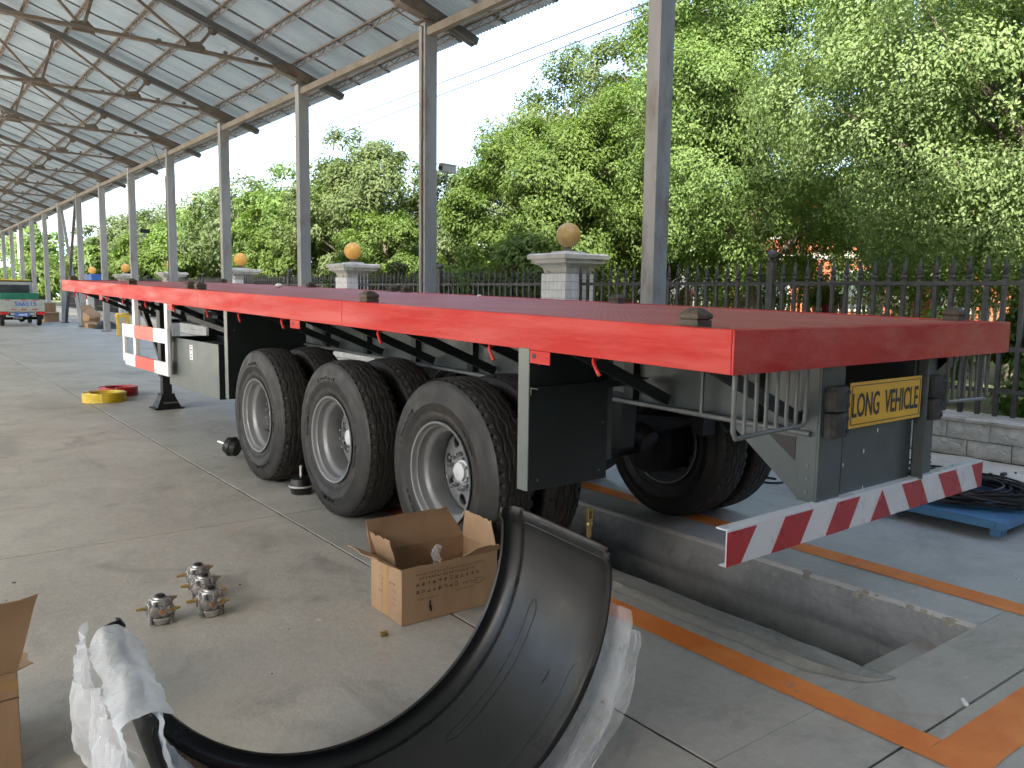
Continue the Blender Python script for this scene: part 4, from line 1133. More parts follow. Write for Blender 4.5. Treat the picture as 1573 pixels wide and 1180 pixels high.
# ================================================================== TREES
def leaf_cloud(centers, radii, n, size, rng, droop=.35, flat=.85, shell=.30, outd=None):
    c = np.asarray(centers, float); r = np.asarray(radii, float)
    w = r**2; w /= w.sum()
    idx = rng.choice(len(c), n, p=w)
    d = rng.normal(size=(n, 3)); d /= np.linalg.norm(d, axis=1)[:, None]
    rad = r[idx]*(shell+(1.12-shell)*rng.random(n)**.6)
    pos = c[idx]+d*rad[:, None]*np.array([1, 1, flat])
    base = d*.55+(np.asarray(outd)[idx]*.75 if outd is not None else d*.4)
    nor = base+rng.normal(size=(n, 3))*.42+np.array([0, 0, .35]); nor /= np.linalg.norm(nor, axis=1)[:, None]
    ax = rng.normal(size=(n, 3))*.8+base*.5-np.array([0, 0, droop*2.4]); ax -= nor*(ax*nor).sum(1)[:, None]; ax /= np.linalg.norm(ax, axis=1)[:, None]+1e-9
    sd = np.cross(nor, ax)
    L_ = size*(.7+.6*rng.random(n))[:, None]; Wd = L_*.25
    p0 = pos-ax*L_*.5; p2 = pos+ax*L_*.5
    p1 = pos+sd*Wd-ax*L_*.06+nor*L_*.07; p3 = pos-sd*Wd-ax*L_*.06+nor*L_*.07
    V = np.stack([p0, p1, p2, p3], 1).reshape(-1, 3)
    ctone = rng.random(len(c))
    tone = np.clip(.35*ctone[idx]+.50*rng.random(n)+.10, 0, 1)
    return V, np.repeat(tone, 4), n
def crown_object(name, V, tone, n, m, parent):
    me = bpy.data.meshes.new(name)
    me.vertices.add(len(V)); me.vertices.foreach_set('co', V.ravel())
    b = np.arange(n)*4
    F = np.stack([b, b+1, b+2, b, b+2, b+3], 1).ravel()
    me.loops.add(6*n); me.loops.foreach_set('vertex_index', F.astype(np.int32))
    me.polygons.add(2*n); me.polygons.foreach_set('loop_start', (np.arange(2*n)*3).astype(np.int32))
    at = me.attributes.new('tone', 'FLOAT', 'POINT'); at.data.foreach_set('value', tone.astype(np.float32))
    me.materials.append(M[m]); me.update(calc_edges=True)
    return link(name, me, parent)
def tree(label, base, crown_c, crown_r, n_clump, n_leaf, size, m, seed, trunk_r=.16, shape=1.0, clump=.30, droop=.35, cat='tree', name='tree', group=None, low=0.):
    rng = np.random.default_rng(seed); rd = random.Random(seed)
    t = empty(name, base, 0, label, cat, group)
    bx, by, bz = base; cc = np.array(crown_c)-np.array(base); cr = np.array(crown_r)
    C = []; RR = []; OD = []; BG = []
    br = cr.mean()*clump*1.25
    nb = n_clump
    for i in range(nb):
        z = 1-2*(i+.5)/nb; t_ = i*2.39996+rng.normal()*.25; z = np.clip(z+rng.normal()*.06, -1, 1)
        if low and z < -low: z = -low*rng.random()
        s = math.sqrt(max(0, 1-z*z)); d = np.array([s*math.cos(t_), s*math.sin(t_), z])
        k = .66+.20*rng.random() if i % 4 else .25+.3*rng.random()
        sh = 1-(shape-1)*max(0, d[2])
        p = cc+d*cr*k*np.array([sh, sh, 1.])*(1+.10*rng.normal()); b_ = br*(.65+.6*rng.random()); BG.append(p)
        for q in range(11):
            d2 = rng.normal(size=3)+d*.7+np.array([0, 0, .45]); d2 /= np.linalg.norm(d2)
            C.append(p+d2*b_*(.70+.25*rng.random())*np.array([1, 1, .85])); RR.append(b_*(.26+.20*rng.random())); OD.append(d2*.6+d*.4)
    V, tone, n = leaf_cloud(C, RR, n_leaf, size, rng, droop, outd=OD)
    C = BG
    crown_object('crown', V, tone, n, m, t)
    tm = MB()
    top = cc+np.array([0, 0, cr[2]*.45])
    pts = [(0, 0, -.3)]; rs = [trunk_r*1.25]
    for i in range(1, 8):
        f = i/7; pts.append((cc[0]*f*f+.12*rd.uniform(-1, 1)*f, cc[1]*f*f+.12*rd.uniform(-1, 1)*f, top[2]*f)); rs.append(trunk_r*(1-.8*f)+.012)
    tm.tube(pts, rs, 9)
    for i in rng.choice(len(C), min(len(C), 22), replace=False):
        e = C[i]; zf = min(.85, max(.22, (e[2]-cr[2]*.5)/top[2])); k = zf*7; a = int(k); f = k-a
        s_ = Vector(pts[a]).lerp(Vector(pts[min(7, a+1)]), f); q = Vector(e)
        md = s_.lerp(q, .5)+Vector((rd.uniform(-.2, .2), rd.uniform(-.2, .2), rd.uniform(.0, .3)))
        r0 = trunk_r*(1-.75*zf)*.55
        tm.tube([s_, s_.lerp(md, .5), md, md.lerp(q, .6), q], [r0, r0*.75, r0*.55, r0*.35, .006], 6)
    tm.build('trunk', 'bark', t, smooth=50)
    return t
GT = 'trees beyond the fence'
tree('low green tree in front of the orange house', (18., 8.6, .33), (18., 8.8, 3.6), (2.4, 3.2, 2.8), 34, 50000, .11, 'leaf_mid', 14, .16, 1.1, .28, group=GT)
tree('olive tree filling the gap above the picket fence', (15., 4.8, .33), (15., 5.0, 4.4), (2.0, 2.2, 2.6), 34, 45000, .10, 'leaf_olive', 15, .16, 1.1, .28, group=GT)
tree('broad olive-green tree at the right edge behind the spear fence', (9.9, 2.75, .33), (9.9, 3.0, 4.6), (2.9, 3.1, 3.5), 66, 330000, .060, 'leaf_pale', 1, .22, 1.0, .27, group=GT)
tree('tall dense green tree just right of the nearest shed column', (11.2, 8.3, .33), (11.2, 8.6, 4.9), (2.4, 2.45, 3.9), 60, 215000, .066, 'leaf_mid', 2, .2, 1.25, .27, group=GT)
tree('tall olive tree whose top shows behind the lime green tree', (14.5, 17.0, .33), (14.5, 17.2, 4.9), (2.8, 3.4, 3.8), 50, 90000, .105, 'leaf_olive', 3, .2, 1.3, .28, group=GT)
tree('bright lime green tree behind the dirty globe lamp', (9.4, 12.3, .33), (9.4, 12.3, 3.3), (1.9, 2.9, 2.2), 50, 110000, .080, 'leaf_lime', 4, .12, 1.1, .28, .5, group=GT)
tree('tall dark tree in the gap between the two near columns', (13.2, 12.4, .33), (13.2, 12.4, 5.0), (2.4, 2.4, 3.9), 44, 70000, .10, 'leaf_olive', 5, .2, 1.25, .28, group=GT)
tree('grey-green tree rising above the second globe lamp', (10.6, 23.4, .33), (10.6, 23.6, 3.9), (2.4, 2.9, 2.9), 44, 62000, .12, 'leaf_olive', 6, .2, 1.2, .28, group=GT)
tree('slender pale tree left of the conduit column', (12.5, 20.0, .33), (12.5, 20.6, 3.6), (1.9, 1.8, 2.4), 34, 34000, .12, 'leaf_far', 7, .14, 1.2, .3, group=GT)
tree('lime tinted small tree left of the conduit column', (8.6, 18.3, .33), (8.6, 18.4, 2.3), (1.3, 1.6, 1.6), 26, 26000, .09, 'leaf_lime', 8, .09, 1., .33, .5, group=GT)
tree('pointed green tree seen between third and fourth columns', (11.5, 31.0, .33), (11.5, 31.2, 3.7), (2.4, 3.0, 2.5), 36, 38000, .15, 'leaf_mid', 9, .2, 1.3, .3, group=GT)
tree('yellow-green tree behind the third globe lamp', (9.5, 27.6, .33), (9.5, 27.8, 2.6), (1.6, 2.4, 1.9), 28, 26000, .13, 'leaf_lime', 10, .12, 1., .32, group=GT)
FAR = [('round tree left of the third globe lamp', 11.5, 38.5, 7.2, 3.2, 'leaf_far'), ('bushy tree between fourth and fifth columns', 12., 45.5, 7.1, 3.6, 'leaf_mid'), ('low yellow-green tree above the fourth globe lamp', 9.5, 41.5, 4.2, 2.4, 'leaf_lime'),
       ('pale distant tree left of the fifth column', 12., 54., 7.3, 3.8, 'leaf_far'), ('low lime tree behind the fifth globe lamp', 9.5, 50.5, 4.4, 2.6, 'leaf_lime'), ('distant round tree above the trailer front', 12.5, 63., 7.2, 4.0, 'leaf_far'),
       ('low distant tree behind the sixth globe lamp', 9.8, 60., 4.3, 2.8, 'leaf_mid'), ('small distant tree right of the crossed braces', 12., 73., 6.8, 3.8, 'leaf_far')]
for i, (lb, x, y, h, r__, mt) in enumerate(FAR):
    tree(lb, (x, y, .33), (x, y, h*.56), (r__*.8, r__*.95, h*.36), 30, 14000, .21 if y < 60 else .28, mt, 40+i, .18, 1.1, .33, group=GT)
tree('low bush line tree right of the truck between far columns', (10., 92., 0), (10., 92., 2.1), (3., 5., 2.0), 24, 8000, .36, 'leaf_lime', 60, .15, 1., .35, group=GT)
tree('dark tree at the far end of the shed behind the truck', (13.5, 128., 0), (13.5, 128., 5.4), (5.5, 5.5, 4.6), 30, 10000, .5, 'leaf_mid', 61, .3, 1., .3, group=GT)
def shrub(label, c, r, n, size, m, seed, droop=.2, clumps=16):
    rng = np.random.default_rng(seed)
    base = (c[0], c[1], .33); t = empty('shrub', base, 0, label, 'shrub', 'shrubs behind the fence')
    C = [np.array((0, 0, c[2]-.33))+(lambda d: d/np.linalg.norm(d))(rng.normal(size=3))*np.array(r)*(.3+.6*rng.random()) for _ in range(clumps)]
    RR = [min(r)*(.35+.3*rng.random()) for _ in C]
    V, tone, nn = leaf_cloud(C, RR, n, size, rng, droop); crown_object('foliage', V, tone, nn, m, t)
    s_ = MB()
    for q in C[:7]: s_.tube([(0, 0, -.05), (q[0]*.4, q[1]*.4, q[2]*.6), tuple(q)], [.018, .012, .005], 5)
    s_.build('stem', 'bark', t)
shrub('bright leafy shrub low behind the fence at the right edge', (7.25, 1.2, .85), (.5, .9, .6), 5200, .10, 'leaf_hedge', 70)
shrub('green shrub behind the fence right of the trailer corner', (7.3, 2.9, .8), (.5, .9, .55), 5200, .10, 'leaf_hedge', 71)
shrub('tall weedy shrub reaching the rail at the far right', (7.6, 1.75, 1.25), (.45, .5, .95), 4200, .09, 'leaf_lime', 72)
shrub('shaded shrub behind the fence below the broad olive tree', (7.7, 4.9, .8), (.6, 1., .55), 4500, .10, 'leaf_hedge', 73)
shrub('dark leafy shrub climbing the fence left of the nearest pillar', (7.2, 10.6, 1.55), (.75, 1.6, 1.25), 11000, .11, 'leaf_mid', 74, clumps=26)
shrub('dark shrub pressed against the fence behind the red deck', (7.4, 12.9, 1.4), (.8, 1.4, 1.1), 8500, .12, 'leaf_mid', 75, clumps=22)
shrub('shrub with dry brown tips beside the second pillar', (6.9, 14.7, 1.5), (.4, .6, .7), 3000, .11, 'leaf_olive', 76)
shrub('leafy green shrub right of the second pillar by the column', (7.0, 16.9, 1.6), (.6, 1.0, .9), 5200, .13, 'leaf_hedge', 77)
shrub('low hedge shrub between third and second pillars', (7.1, 20.6, 1.1), (.6, 1.8, .8), 5200, .15, 'leaf_mid', 78)
shrub('low hedge shrub right of the third pillar', (7.1, 25.6, 1.2), (.6, 1.8, .9), 4500, .17, 'leaf_mid', 79)
shrub('low hedge shrub left of the fourth pillar', (7.1, 34., 1.2), (.6, 2.6, 1.), 4500, .2, 'leaf_mid', 80)
shrub('shrub with bright tips visible under the trailer side guard', (6.95, 28.6, .9), (.4, 1.2, .6), 3000, .14, 'leaf_lime', 81)

# ================================================================== BEYOND THE FENCE
pk = empty('picket_fence', (16.5, 3, .3), 0, 'low cream picket fence with red posts beyond the trees', 'fence')
m = MB()
for i in range(190): m.box(-.02, .02, i*.15-.035, i*.15+.035, .35, 1.32)
tag(m.build('picket_row', 'cream', pk), kind='stuff')
for z in (.5, 1.15): MB().box(.021, .05, 0, 28.4, z-.04, z+.04).build('picket_rail', 'cream', pk)
for i in range(12): MB().box(-.14, .14, 2.05+i*2.35-.14, 2.05+i*2.35+.14, 0, 1.42).prism([(2.05+i*2.35-.14, 1.42), (2.05+i*2.35+.14, 1.42), (2.05+i*2.35, 1.52)], -.14, .14, 'x').build('red_post', 'red_post', pk)
for i in range(6): MB().box(-.10, .10, .9+i*4.7-.10, .9+i*4.7+.10, 0, 1.55).build('cream_post', 'cream', pk)
bd = empty('orange_house', (24, 2, .2), 0, 'orange rendered house half hidden behind the right-hand trees', 'house')
MB().box(0, 9, 0, 17, 0, 5.0).build('wall', 'brick_orange', bd)
MB().prism([(-.5, 5.0), (9.5, 5.0), (4.5, 6.2)], -.5, 17.5, 'y').build('roof', 'brick_orange', bd)
MB().box(-.04, 0, 0, 17, 2.7, 2.95).build('band', 'cream', bd)
for i in range(5):
    for z in (.9, 3.5):
        w_ = MB().box(-.05, -.005, 1.2+i*3.2, 2.7+i*3.2, z, z+1.4).build('window', 'cream', bd)
        MB().box(-.06, -.051, 1.28+i*3.2, 2.62+i*3.2, z+.08, z+1.32).build('pane', 'glass', w_)
# towers, hoarding and a pole in the far distance
def tower(label, x, y, w, d, h, step):
    t = empty('tower_block', (x, y, 0), R(20), label, 'building', 'distant tower blocks')
    MB().box(-w/2, w/2, -d/2, d/2, 0, h).build('wall', 'tower', t)
    m_ = MB(); z = 4
    while z < h-3:
        for i in range(int(w/4)): m_.box(-w/2+1+i*4, -w/2+3.4+i*4, -d/2-.15, -d/2+.1, z, z+1.8)
        z += step
    tag(m_.build('window_grid', 'tower_glass', t), kind='stuff')
    MB().box(-w/4, w/4, -d/4, d/4, h, h+3).build('roof_house', 'tower', t)
tower('haze-tinted pale blue tower block seen between the far columns', 80, 552, 14, 12, 36, 3.2)
tower('hazy taller tower block behind the crossed braces', 92, 590, 22, 14, 52, 3.4)
hd = MB().box(20, 20.3, 120, 330, 0, 9).build('site_hoarding', 'teal'); tag(hd, 'pale teal hoarding at the far end of the yard', 'hoarding')
pole = empty('utility_pole', (11., 118., 0), 0, 'thin utility pole with crossarm between the far columns', 'pole')
MB().tube([(0, 0, 0), (0, 0, 11.5)], [.16, .1], 8).build('mast', 'steel_col', pole); MB().box(-1, 1, -.06, .06, 10.4, 10.55).build('crossarm', 'steel_dark', pole)

# ================================================================== LOOSE THINGS
# ---- black plastic mudguard lying open side up
FC = dict(x0=-1.35, y0=.494, th=-.067, r=.676, w=.59)
_d = Vector((math.cos(FC['th']), math.sin(FC['th']), 0)); _n = Vector((math.sin(FC['th']), -math.cos(FC['th']), -.027)).normalized(); _up = Vector((0, 0, 1))
FCC = Vector((FC['x0'], FC['y0'], FC['r']+.03))
def fp(a, w, off=0.):
    """point at arc angle a, distance w across, off = inward"""
    r_ = FC['r']-off
    return FCC+_d*(r_*math.sin(a))-_up*(r_*math.cos(a))+_n*w
A0, A1 = -1.47, 1.70
fen = empty('mudguard', (FC['x0'], FC['y0']-.3, 0), 0, 'black plastic half-round mudguard lying open side up in the foreground', 'mudguard')
prof_in = [(-.004, .030), (.004, .036), (.016, .034), (.020, .012), (.030, -.004), (.062, -.012), (.080, -.011), (.092, -.004), (.108, -.003), (.120, -.007), (.16, -.008), (.30, -.008), (.44, -.008), (.555, -.006), (.566, .004), (.572, .018), (.585, .022), (.594, .014)]
def shell(off_out):
    rows = []
    n = 84
    for i in range(n+1):
        a = A0+(A1-A0)*i/n
        e = min(1, (i/4)) if i < 4 else min(1, (n-i)/4)
        rows.append([fp(a, w, o+(.010 if i in (1, n-1) else 0)-off_out) for w, o in prof_in])
    return rows
inn, out = shell(0), shell(.007)
m = MB(); nu, nv = len(inn), len(inn[0])
ring = [r1+r2[::-1] for r1, r2 in zip(inn, out)]
m.grid(ring, closed_v=True); k = len(ring[0])
m.f.append(tuple(range(k))); m.f.append(tuple((nu-1)*k+i for i in range(k)))
m.build('shell', 'plastic_black', fen, smooth=48)
# raised rib at the end lip and moulded ribs along the inside
for off, a in ((.004, A1-.025), (.004, A1-.06)):
    MB().tube([fp(a, w, o+.004) for w, o in prof_in[8:16]], .0045, 6).build('end_rib', 'plastic_black', fen, smooth=60)
def oval(w0, w1, a0, a1, r=.0009):
    pts = []
    for t in range(13): pts.append(fp(a1-.02+.045*math.sin(math.pi*t/12), w0+(w1-w0)*t/12, -.0072))
    for t in range(1, 20): pts.append(fp(a1-.02-(a1-a0)*t/20, w1, -.0072))
    for t in range(13): pts.append(fp(a0-.045*math.sin(math.pi*t/12), w1+(w0-w1)*t/12, -.0072))
    for t in range(1, 20): pts.append(fp(a0+(a1-a0-.02)*t/20, w0, -.0072))
    MB().tube(pts, r, 6, closed=True).build('moulded_rib', 'plastic_black', fen, smooth=60)
oval(.185, .225, .5, 1.25); oval(.48, .53, .4, 1.1)
MB().prism([(0, 0), (.018, .006), (.022, .03), (.010, .045), (-.006, .03)], 0, .002, 'z')
hb = MB(); c_ = fp(.98, .385, -.0055); tng = (fp(1.0, .385)-fp(.96, .385)).normalized(); pts = []
hb.add([c_+_n*x+tng*y for x, y in ((-.008, -.022), (.004, -.020), (.009, .002), (.010, .020), (.002, .026), (-.006, .010))], [(0, 1, 2, 3, 4, 5)])
hb.build('torn_hole', 'black', fen)

for _c in fen.children: _c.matrix_parent_inverse = Matrix.Translation(fen.location).inverted()
# ---- plastic film hanging round the mudguard
def film(name, mt, par, a0, a1, w0, w1, off, amp, seed, na=64, nw=40, hem=.0, sag=0.):
    rows = []
    for i in range(na+1):
        a = a0+(a1-a0)*i/na; row = []
        for j in range(nw+1):
            w = w0+(w1-w0)*j/nw
            x, y = a*2.2+seed, w*4.+seed*.3
            cr = abs(mnoise.noise((x*2.6, y*1.3, seed)))*1.6-.3+.55*abs(mnoise.noise((x*6, y*4, seed+3)))+.25*mnoise.noise((x*14, y*11, seed+5))
            o = off(a, w)+amp*cr
            p = fp(a+.03*mnoise.noise((y*3, seed, 1.)), w+.02*mnoise.noise((x*3., seed, 7.)), -o)
            if p.z < .006: p.z = .006+.012*max(0, cr)
            row.append(p)
        rows.append(row)
    return MB().grid(rows).build(name, mt, par, smooth=75)
fl = empty('plastic_film', (-.72, .2, 0), 0, 'crumpled clear plastic film hanging off the right end of the black mudguard', 'plastic film')
adopt = lambda o, p: (setattr(o, 'parent', p), setattr(o, 'matrix_parent_inverse', Matrix.Translation(p.location).inverted()))
def drape(name, mt, a0, a1, w0, w1, off, seed, na=70, nw=90, amp=.022, crum=.3):
    """thin film hanging over the outside of the guard, folds running down the arc"""
    rows = []
    for i in range(na+1):
        a = a0+(a1-a0)*i/na; row = []
        for j in range(nw+1):
            w = w0+(w1-w0)*j/nw; x = w*26+1.5*mnoise.noise((a*2.5, w*5, seed)); q = a*1.6
            fold = (.8*abs(mnoise.noise((a*11+seed, w*17, seed*2)))+.5*abs(mnoise.noise((a*23, w*31, seed)))) * crum + abs(mnoise.noise((x*.5, q, seed)))*1.5+.7*abs(mnoise.noise((x*1.3, q*1.7, seed+2)))+.25*mnoise.noise((x*2.6, q*6, seed+4))
            end = .02*mnoise.noise((w*12, seed, 1.))*((i == 0)+(i == na))
            p = fp(a+end, w+.008*mnoise.noise((a*9, w*7, seed)), -(off(a, w)+amp*fold)); p.z = max(p.z, .008+.01*fold)
            row.append(p)
        rows.append(row)
    return MB().grid(rows).build(name, mt, None, smooth=80)
bul = lambda a: math.sin(max(0., min(1., (a-.25)/1.2))*math.pi)**.7
adopt(drape('sheet', 'film', .22, 1.44, -.03, .635, lambda a, w: .018+.052*bul(a), 2.), fl)
adopt(drape('loose_fold', 'film', .45, 1.36, .40, .66, lambda a, w: .03+.062*bul(a), 9., 60, 60, .03), fl)
fl2 = empty('plastic_wrap', (-2.1, .2, 0), 0, 'torn white plastic wrap bunched over the left end of the black mudguard', 'plastic film')
adopt(drape('outer_wrap', 'film_dense', -1.50, -.45, .04, .66, lambda a, w: .025+.075*math.sin(max(0, min(1, (w+.02)/.7))*math.pi)*math.exp(-((a+1.2)/.4)**2), 4., 80, 80, .036, .45), fl2)
adopt(drape('inner_wrap', 'film_dense', -1.50, -.60, .30, .65, lambda a, w: -.050-.012*math.sin(a*4+w*6), 5.5, 70, 50, .026, .45), fl2)
rows = []
for i in range(11):
    t = i/10; row = []
    for j in range(37):
        w = .16+.50*j/36; o = -.055+.115*t; a = -1.495-.055*math.sin(t*math.pi)
        row.append(fp(a+.03*mnoise.noise((w*7, t*2, 3.)), w, -o-.014*mnoise.noise((w*9, t*3, 9.))-.012*abs(mnoise.noise((w*25, t*8, 2.)))))
    rows.append(row)
adopt(MB().grid(rows).build('end_wrap', 'film_dense', None, smooth=80), fl2)
adopt(drape('hanging_fold', 'film', -1.46, -.40, .36, .70, lambda a, w: .05+.07*math.sin(max(0, min(1, (a+1.46)/1.06))*math.pi), 13., 60, 50, .040, .3), fl2)

# ---- open carton with printed sides
cb = empty('open_carton', (-.62, 1.345, 0), R(-1.), 'open brown carton with printed sides and raised flaps beside the rear tyre', 'carton')
CW, CD, CH, T_ = .545, .315, .275, .004
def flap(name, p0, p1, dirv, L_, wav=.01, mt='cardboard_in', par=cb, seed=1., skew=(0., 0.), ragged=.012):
    """card flap hinged on p0-p1 going along dirv, a little warped"""
    p0, p1, dv = Vector(p0), Vector(p1), Vector(dirv).normalized(); nrm = (p1-p0).normalized().cross(dv).normalized(); rows = []
    n = 14
    for s_ in (0, T_):
        for i in range(9):
            t = i/8
            row = []
            for j in range(n+1):
                u = j/n; L2 = L_*(1-ragged/L_*abs(mnoise.noise((u*5, seed, 2.)))*2); q = p0.lerp(p1, u)+dv*L2*t+(p1-p0).normalized()*(skew[0]+(skew[1]-skew[0])*u)*t
                q += nrm*(s_+wav*(math.sin(u*2.2+seed)+1.2*mnoise.noise((u*3, t*2, seed)))*t)
                row.append(q)
            rows.append(row)
    mb = MB(); mb.grid(rows[:9]); mb.grid(rows[9:])
    k = n+1
    mb.f += [(8*k+j, 8*k+j+1, 17*k+j+1, 17*k+j) for j in range(n)]
    for j in (0, n): mb.f += [(i*k+j, (i+1)*k+j, (9+i+1)*k+j, (9+i)*k+j) for i in range(8)]
    return mb.build(name, mt, par, smooth=40)
def card(name, a, b, z0, z1, top_noise, seed, par=cb, mt='cardboard', inward=(0, 1)):
    """upright card from a to b with a slightly torn upper edge"""
    n = 26; rows = []
    a, b = Vector((*a, 0)), Vector((*b, 0)); iv = Vector((*inward, 0)).normalized()
    q = []
    for s_ in (0., T_):
        for lev in (0, .33, .66, 1.):
            row = []
            for j in range(n+1):
                u = j/n; zt = z1+top_noise*(mnoise.noise((u*4, seed, 0.))+.6*mnoise.noise((u*13, seed, 4.)))*(lev == 1.)
                p = a.lerp(b, u)+iv*(s_+.006*math.sin(u*math.pi)*lev*mnoise.noise((u*2., seed, lev)))
                row.append((p.x, p.y, z0+(zt-z0)*lev))
            q.append(row)
    mb = MB(); mb.grid(q[:4]); mb.grid(q[4:]); k = n+1
    mb.f += [(3*k+j, 3*k+j+1, 7*k+j+1, 7*k+j) for j in range(n)]
    for j in (0, n): mb.f += [(i*k+j, (i+1)*k+j, (5+i)*k+j, (4+i)*k+j) for i in range(3)]
    return mb.build(name, mt, par, smooth=35)
fr = card('front_panel', (0, 0), (CW, 0), .003, CH, .012, 3., inward=(0, 1))
sd = card('side_panel', (0, CD), (0, 0), .003, CH-.004, .004, 5., inward=(1, 0))
card('back_panel', (CW, CD), (0, CD), .003, CH, .003, 7., inward=(0, -1)); card('side_panel', (CW, 0), (CW, CD), .003, CH, .004, 9., inward=(-1, 0))
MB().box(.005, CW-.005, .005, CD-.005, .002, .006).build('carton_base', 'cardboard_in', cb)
flap('flap', (.0, CD, CH), (CW, CD, CH), (-.05, .34, .85), .165, .014, seed=2., skew=(.0, -.05))
flap('flap', (.0, .0, CH-.004), (0, CD, CH-.004), (-.75, .05, .42), .135, .008, mt='cardboard', seed=3.)
flap('flap', (CW, CD, CH), (CW, .0, CH), (.16, .2, .85), .135, .010, mt='cardboard', seed=4., skew=(-.0, -.06))
flap('flap', (CW, 0, CH), (CW*.62, 0, CH), (.75, -.35, .35), .11, .006, mt='cardboard', seed=6., skew=(0, .02), ragged=.03)
flap('flap', (.03, CD*.95, CH-.02), (.03, .1, CH-.02), (-.12, .3, .85), .135, .006, seed=8.)
# print: rows of small illegible characters and an oval mark
pr = MB(); rp = random.Random(31)
def glyph(mb, cx_, cz_, s_, face):
    def seg(x0, z0, x1, z1, w=.11):
        d = Vector((x1-x0, z1-z0)); L_ = max(d.length, 1e-4); n_ = Vector((-d.y, d.x))/L_*w/2
        pts = [(x0+n_.x, z0+n_.y), (x1+n_.x, z1+n_.y), (x1-n_.x, z1-n_.y), (x0-n_.x, z0-n_.y)]
        if face == 'front': vs = [(cx_+a*s_, -.0014, cz_+b*s_) for a, b in pts]
        else: vs = [(-.0014, cx_+a*s_, cz_+b*s_) for a, b in pts]
        mb.add(vs, [(0, 1, 2, 3)])
    for _ in range(rp.randint(2, 3)): z = rp.uniform(-.45, .45); seg(-.42, z, .42, z+rp.uniform(-.05, .05))
    for _ in range(rp.randint(1, 2)): x = rp.uniform(-.35, .35); seg(x, -.5, x+rp.uniform(-.08, .08), .5)
    if rp.random() < .6: seg(-.4, -.45, .0, .0); seg(.4, -.45, .0, .05)
for z, x0, x1, s_, st in ((.235, .08, .46, .011, .0145), (.214, .10, .40, .013, .0165), (.186, .085, .45, .020, .031), (.150, .085, .33, .022, .031), (.146, .345, .40, .012, .016), (.118, .30, .40, .009, .012), (.112, .085, .20, .009, .012)):
    x = x0
    while x < x1: glyph(pr, x, z, s_, 'front'); x += st
pts = [(.435+.032*math.cos(t*math.pi/12), -.0014, .142+.015*math.sin(t*math.pi/12)) for t in range(24)]
pts2 = [(.435+.028*math.cos(t*math.pi/12), -.0014, .142+.012*math.sin(t*math.pi/12)) for t in range(24)]
pr.grid([pts, pts2], closed_v=True); glyph(pr, .425, .142, .012, 'front'); glyph(pr, .443, .142, .012, 'front')
tag(pr.build('carton_print', 'print', fr), kind='stuff')
pr = MB()
for z, ys in ((.185, (.07, .09, .11, .16, .19, .22)), (.155, (.06, .08, .20)), (.115, (.06, .08, .205, .225)), (.085, (.06, .08, .14, .16))):
    for y in ys: glyph(pr, y, z, .013, 'side')
tag(pr.build('carton_print', 'print', sd), kind='stuff')
MB().box(-.0016, -.0006, .135, .185, .01, CH-.01).build('tape_strip', 'tape', sd)
h_ = MB(); h_.add([(.155+a*.012, -.0018, .072+b*.03) for a, b in ((-.4, 1), (.3, .7), (.2, .2), (.8, -.3), (.6, -1.1), (-.3, -.8), (-.7, -.2))], [tuple(range(7))]); h_.build('torn_hole', 'black', fr)
pb = MB()
for i in range(3):
    rows = [[(.22+.03*i+.035*(u-.5)+.01*math.sin(v*5+i), .06+.04*i+.02*math.sin(u*6), CH-.03+.07*v-.03*abs(u-.5)+.01*n3(u*5, v*5, i)) for u in (0, .25, .5, .75, 1)] for v in (0, .3, .6, 1.)]
    pb.grid(rows)
pb.build('plastic_bag', 'film', cb, smooth=75)
# ---- large carton at the left edge
bc = empty('tall_carton', (-2.86, .95, 0), R(2.), 'tall brown carton cut off by the left edge of the photo', 'carton')
MB().box(0, .66, 0, .45, .002, .375).build('carton_body', 'cardboard', bc, bevel=.004)
flap('flap', (0, .0, .376), (.66, .0, .376), (.05, -.14, .9), .255, .012, mt='cardboard', par=bc, seed=12., skew=(0, .045))
flap('flap', (.655, .0, .376), (.655, .45, .376), (.85, .0, .25), .05, .006, mt='cardboard', par=bc, seed=13.)
MB().box(-.001, .66, -.0022, -.0008, .315, .345).build('tape_strip', 'tape', bc)
sm = MB(); sm.add([(.60+a*.02, -.0216-.0, .50+b*.04) for a, b in ((-.5, -1), (.3, -.6), (.8, .6), (.3, 1.1), (-.2, .2))], [tuple(range(5))])
MB().box(.48, .66, -.0025, -.0010, .285, .290).build('ink_line', 'print', bc)

